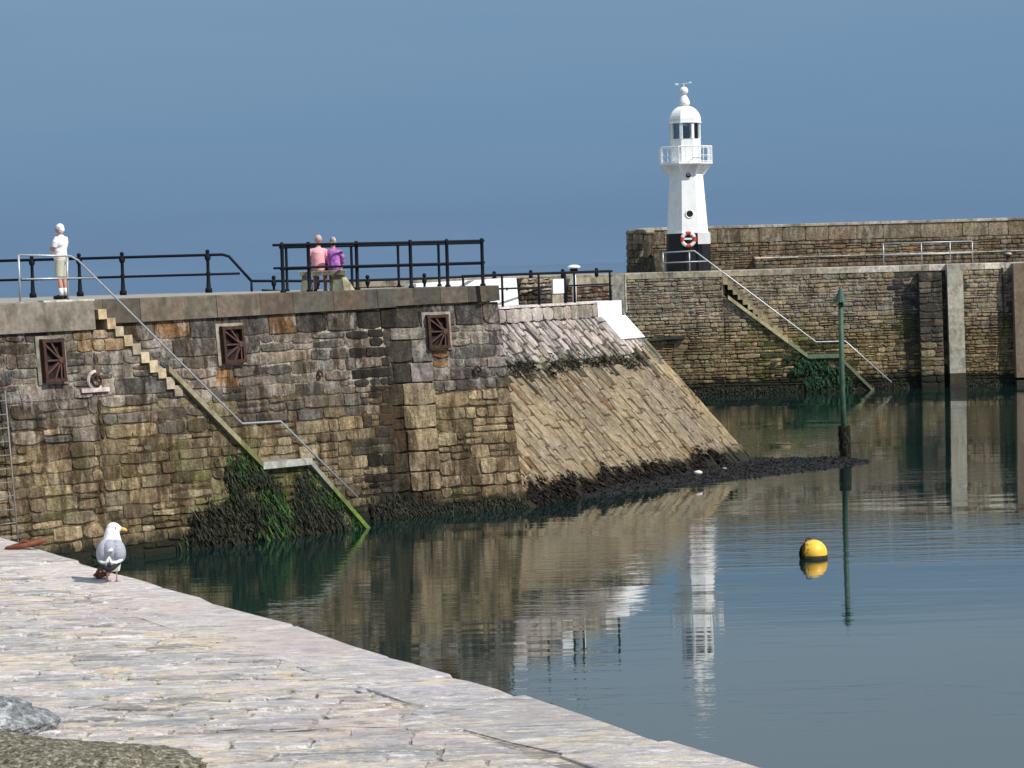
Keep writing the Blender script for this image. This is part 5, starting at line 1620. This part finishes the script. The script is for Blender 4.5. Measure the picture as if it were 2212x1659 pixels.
# ================================================================== BENCH AND SEATED COUPLE
BY = 70.6
bl = hity(650, 585, BY).x; br = hity(742, 585, BY).x
bx = (bl + br) / 2; SEAT = DECK_Z + .56
bench = thing("stone_bench", (bx, BY, DECK_Z), "rough stone slab bench carrying the seated couple", "bench")
mb = MB(); mb.cur = (.27, .26, .19)
w2 = (br - bl) / 2 + .05
mb.rings([[Vector((bx - w2, BY - .26, z)) for z in ()] or [Vector((x, y, SEAT - .13)) for x, y in ((bx - w2 + .05, BY - .25), (bx + w2 - .03, BY - .25), (bx + w2, BY + .22), (bx - w2, BY + .25))],
          [Vector((x, y, SEAT - .02)) for x, y in ((bx - w2, BY - .27), (bx + w2, BY - .26), (bx + w2 + .01, BY + .26), (bx - w2, BY + .27))],
          [Vector((x, y, SEAT)) for x, y in ((bx - w2 + .02, BY - .25), (bx + w2 - .02, BY - .24), (bx + w2 - .01, BY + .24), (bx - w2 + .02, BY + .25))]])
mb.build("seat", M_CONC, bench)
for s in (-1, 1):
    mb = MB(); mb.cur = (.24, .24, .17) if s > 0 else (.2, .19, .14); cx_ = bx + s * (w2 - .2)
    mb.rings([[Vector((cx_ + i * .16, BY + j_ * .2, DECK_Z)) for i, j_ in ((-1, -1), (1, -1), (1, 1), (-1, 1))], [Vector((cx_ + i * .11, BY + j_ * .18, SEAT - .132)) for i, j_ in ((-1, -1), (1, -1), (1, 1), (-1, 1))]])
    mb.build("support", M_CONC, bench)
# yellowish stone block leaning at the bench end
c0 = hity(738, 600, BY + .1)
mb = MB()
rows = [(DECK_Z, .34, -.0), (DECK_Z + .16, .28, -.03), (DECK_Z + .42, .15, -.08), (DECK_Z + .64, .09, -.1), (DECK_Z + .7, .03, -.1)]
mb.cur = (.52, .45, .3)
mb.rings([[Vector((c0.x + dx + .02 + cos(2 * pi * k / 12 + .2) * r_ * (1 + .12 * sin(k * 2.3)), BY + .1 + sin(2 * pi * k / 12 + .2) * .22 * (r_ / .34 + .3) / 1.3, z)) for k in range(12)] for z, r_, dx in rows])
tag(mb.build("stone_block", M_CONC), "pale yellow leaning stone block beside the right end of the stone bench", "stone")

def sitter(px, label, shirt_mat, hair_mat, hscale, lean, hair_long, cloth, arm_out):
    x0 = hity(px, 585, BY).x
    root = thing("person", (x0, BY, SEAT), label, "person")
    S_ = SEAT
    def P(x, y, z): return Vector((x0 + x * hscale * 1.1 + lean * max(0, z - .1), BY + y * hscale, S_ + z * hscale))
    def bd_(mb):
        h = hscale
        mb.ball(P(0, 0, .1), .17 * h, .13 * h, .12 * h, 14)
        mb.ball(P(0, 0, .28), .15 * h, .11 * h, .17 * h, 14)
        mb.ball(P(0, .01, .44), .17 * h, .11 * h, .13 * h, 14)
        mb.tube([P(0, .02, .5), P(0, .04, .66)], [.065 * h, .052 * h], 10)
        mb.ball(P(0, .06, .76), .078 * h, .095 * h, .11 * h, 16)
        mb.tube([P(0, .15, .76), P(0, .17, .74)], [.012 * h, .016 * h], 6)
        for s in (-1, 1):
            mb.ball(P(.078 * s, .05, .75), .012 * h, .02 * h, .03 * h, 8)
            mb.tube([P(.09 * s, 0, .08), P(.11 * s, .25, .1), P(.12 * s, .45, .06), P(.115 * s, .48, -.16), P(.11 * s, .46, -.46)], [x * h for x in (.09, .085, .06, .055, .038)], 12)
            mb.tube([P(.11 * s, .44, -.5), P(.12 * s, .6, -.52)], [.04 * h, .03 * h], 10)
            ex = .215 if arm_out == s else .195
            mb.tube([P(.165 * s, 0, .5), P(ex * s, -.02, .34), P(ex * s, .06, .2)], [.055 * h, .047 * h, .04 * h], 10)
            mb.tube([P(ex * s, .06, .2), P(.15 * s, .25, .18), P(.08 * s, .32, .17)], [.04 * h, .033 * h, .025 * h], 10)
            mb.ball(P(.05 * s, .34, .17), .04 * h, .035 * h, .02 * h, 8)
            for q_ in range(4): mb.tube([P(.03 * s, .33 + .015 * q_, .17), P(-.03 * s, .35 + .015 * q_, .16)], [.01 * h, .008 * h], 6)
            mb.tube([P(.06 * s, .32, .18), P(.03 * s, .29, .19)], [.011 * h, .009 * h], 6)
    blob("body", bd_, M_SKIN, .012, root, 3)
    def sh(mb):
        h = hscale
        mb.tube([P(0, 0, .0), P(0, 0, .12), P(0, -.01, .3), P(0, 0, .44), P(0, .01, .54)], [.15 * h, .172 * h, .165 * h, .16 * h, .085 * h], 18)
        mb.ball(P(0, 0, .1), .195 * h, .155 * h, .13 * h, 14)
        mb.ball(P(0, 0, .26), .175 * h, .135 * h, .2 * h, 16)
        mb.ball(P(0, .0, .43), .19 * h, .125 * h, .15 * h, 16)
        for s in (-1, 1):
            ex = .215 if arm_out == s else .195
            mb.tube([P(.09 * s, 0, .5), P(.16 * s, 0, .475), P(ex * s, -.01, .36), P(ex * s, .04, .22)], [.06 * h, .066 * h, .06 * h, .055 * h], 10)
            mb.tube([P(ex * s, .05, .22), P(.17 * s, .22, .18)], [.056 * h, .045 * h], 10)
    blob("top", sh, shirt_mat, .012, root, 5)
    def ht(mb):
        h = hscale
        mb.ball(P(0, .035, .785), .088 * h, .1 * h, .098 * h, 16)
        if hair_long: mb.ball(P(0, .0, .72), .085 * h, .06 * h, .1 * h, 12)
    blob("hair", ht, hair_mat, .011, root, 2)
    mb = MB(); mb.cur = cloth; h = hscale
    for s in (-1, 1): mb.tube([P(.09 * s, .05, .07), P(.11 * s, .25, .09), P(.12 * s, .46, .05), P(.115 * s, .49, -.12)], [.1 * h, .096 * h, .078 * h, .068 * h], 12)
    mb.build("trousers", M_ATTR, root, True)
    for s in (-1, 1):
        mb = MB(); mb.cur = (.5, .48, .45) if s > 0 else (.06, .03, .03)
        mb.tube([P(.11 * s, .41, -.49), P(.115 * s, .52, -.5), P(.12 * s, .64, -.52)], [.05 * h, .05 * h, .035 * h], 10); mb.build("shoe", M_ATTR, root, True)
# floral cloth: violet print
mf, nt, b = nodes_of("violet_print_cotton")
f = noise(nt, 11, 4, .7); c = mixrgb(nt, mr(nt, f, .44, .56, 0, 1), (.22, .08, .34), (.55, .17, .5))
nt.links.new(c, b.inputs['Base Color']); b.inputs['Roughness'].default_value = .85
mfh, nt, b = nodes_of("streaked_grey_hair")
f = noise(nt, 7, 4, .6); c = mixrgb(nt, mr(nt, f, .42, .58, 0, 1), (.16, .13, .11), (.6, .57, .55))
nt.links.new(c, b.inputs['Base Color']); b.inputs['Roughness'].default_value = .8
hgt = hity(690, 508, BY).z - SEAT
print("sit height", hgt)
sitter(688, "seated person in a salmon pink shirt on the stone bench, seen from behind", CL((.82, .40, .43), "salmon_cotton"), CL((.5, .36, .33), "thin_grey_hair"), hgt / .87, .03, False, (.1, .1, .12), -1)
sitter(722, "seated person in a violet print top leaning close on the stone bench", mf, mfh, hgt / .87 * .93, -.02, True, (.25, .12, .2), 1)
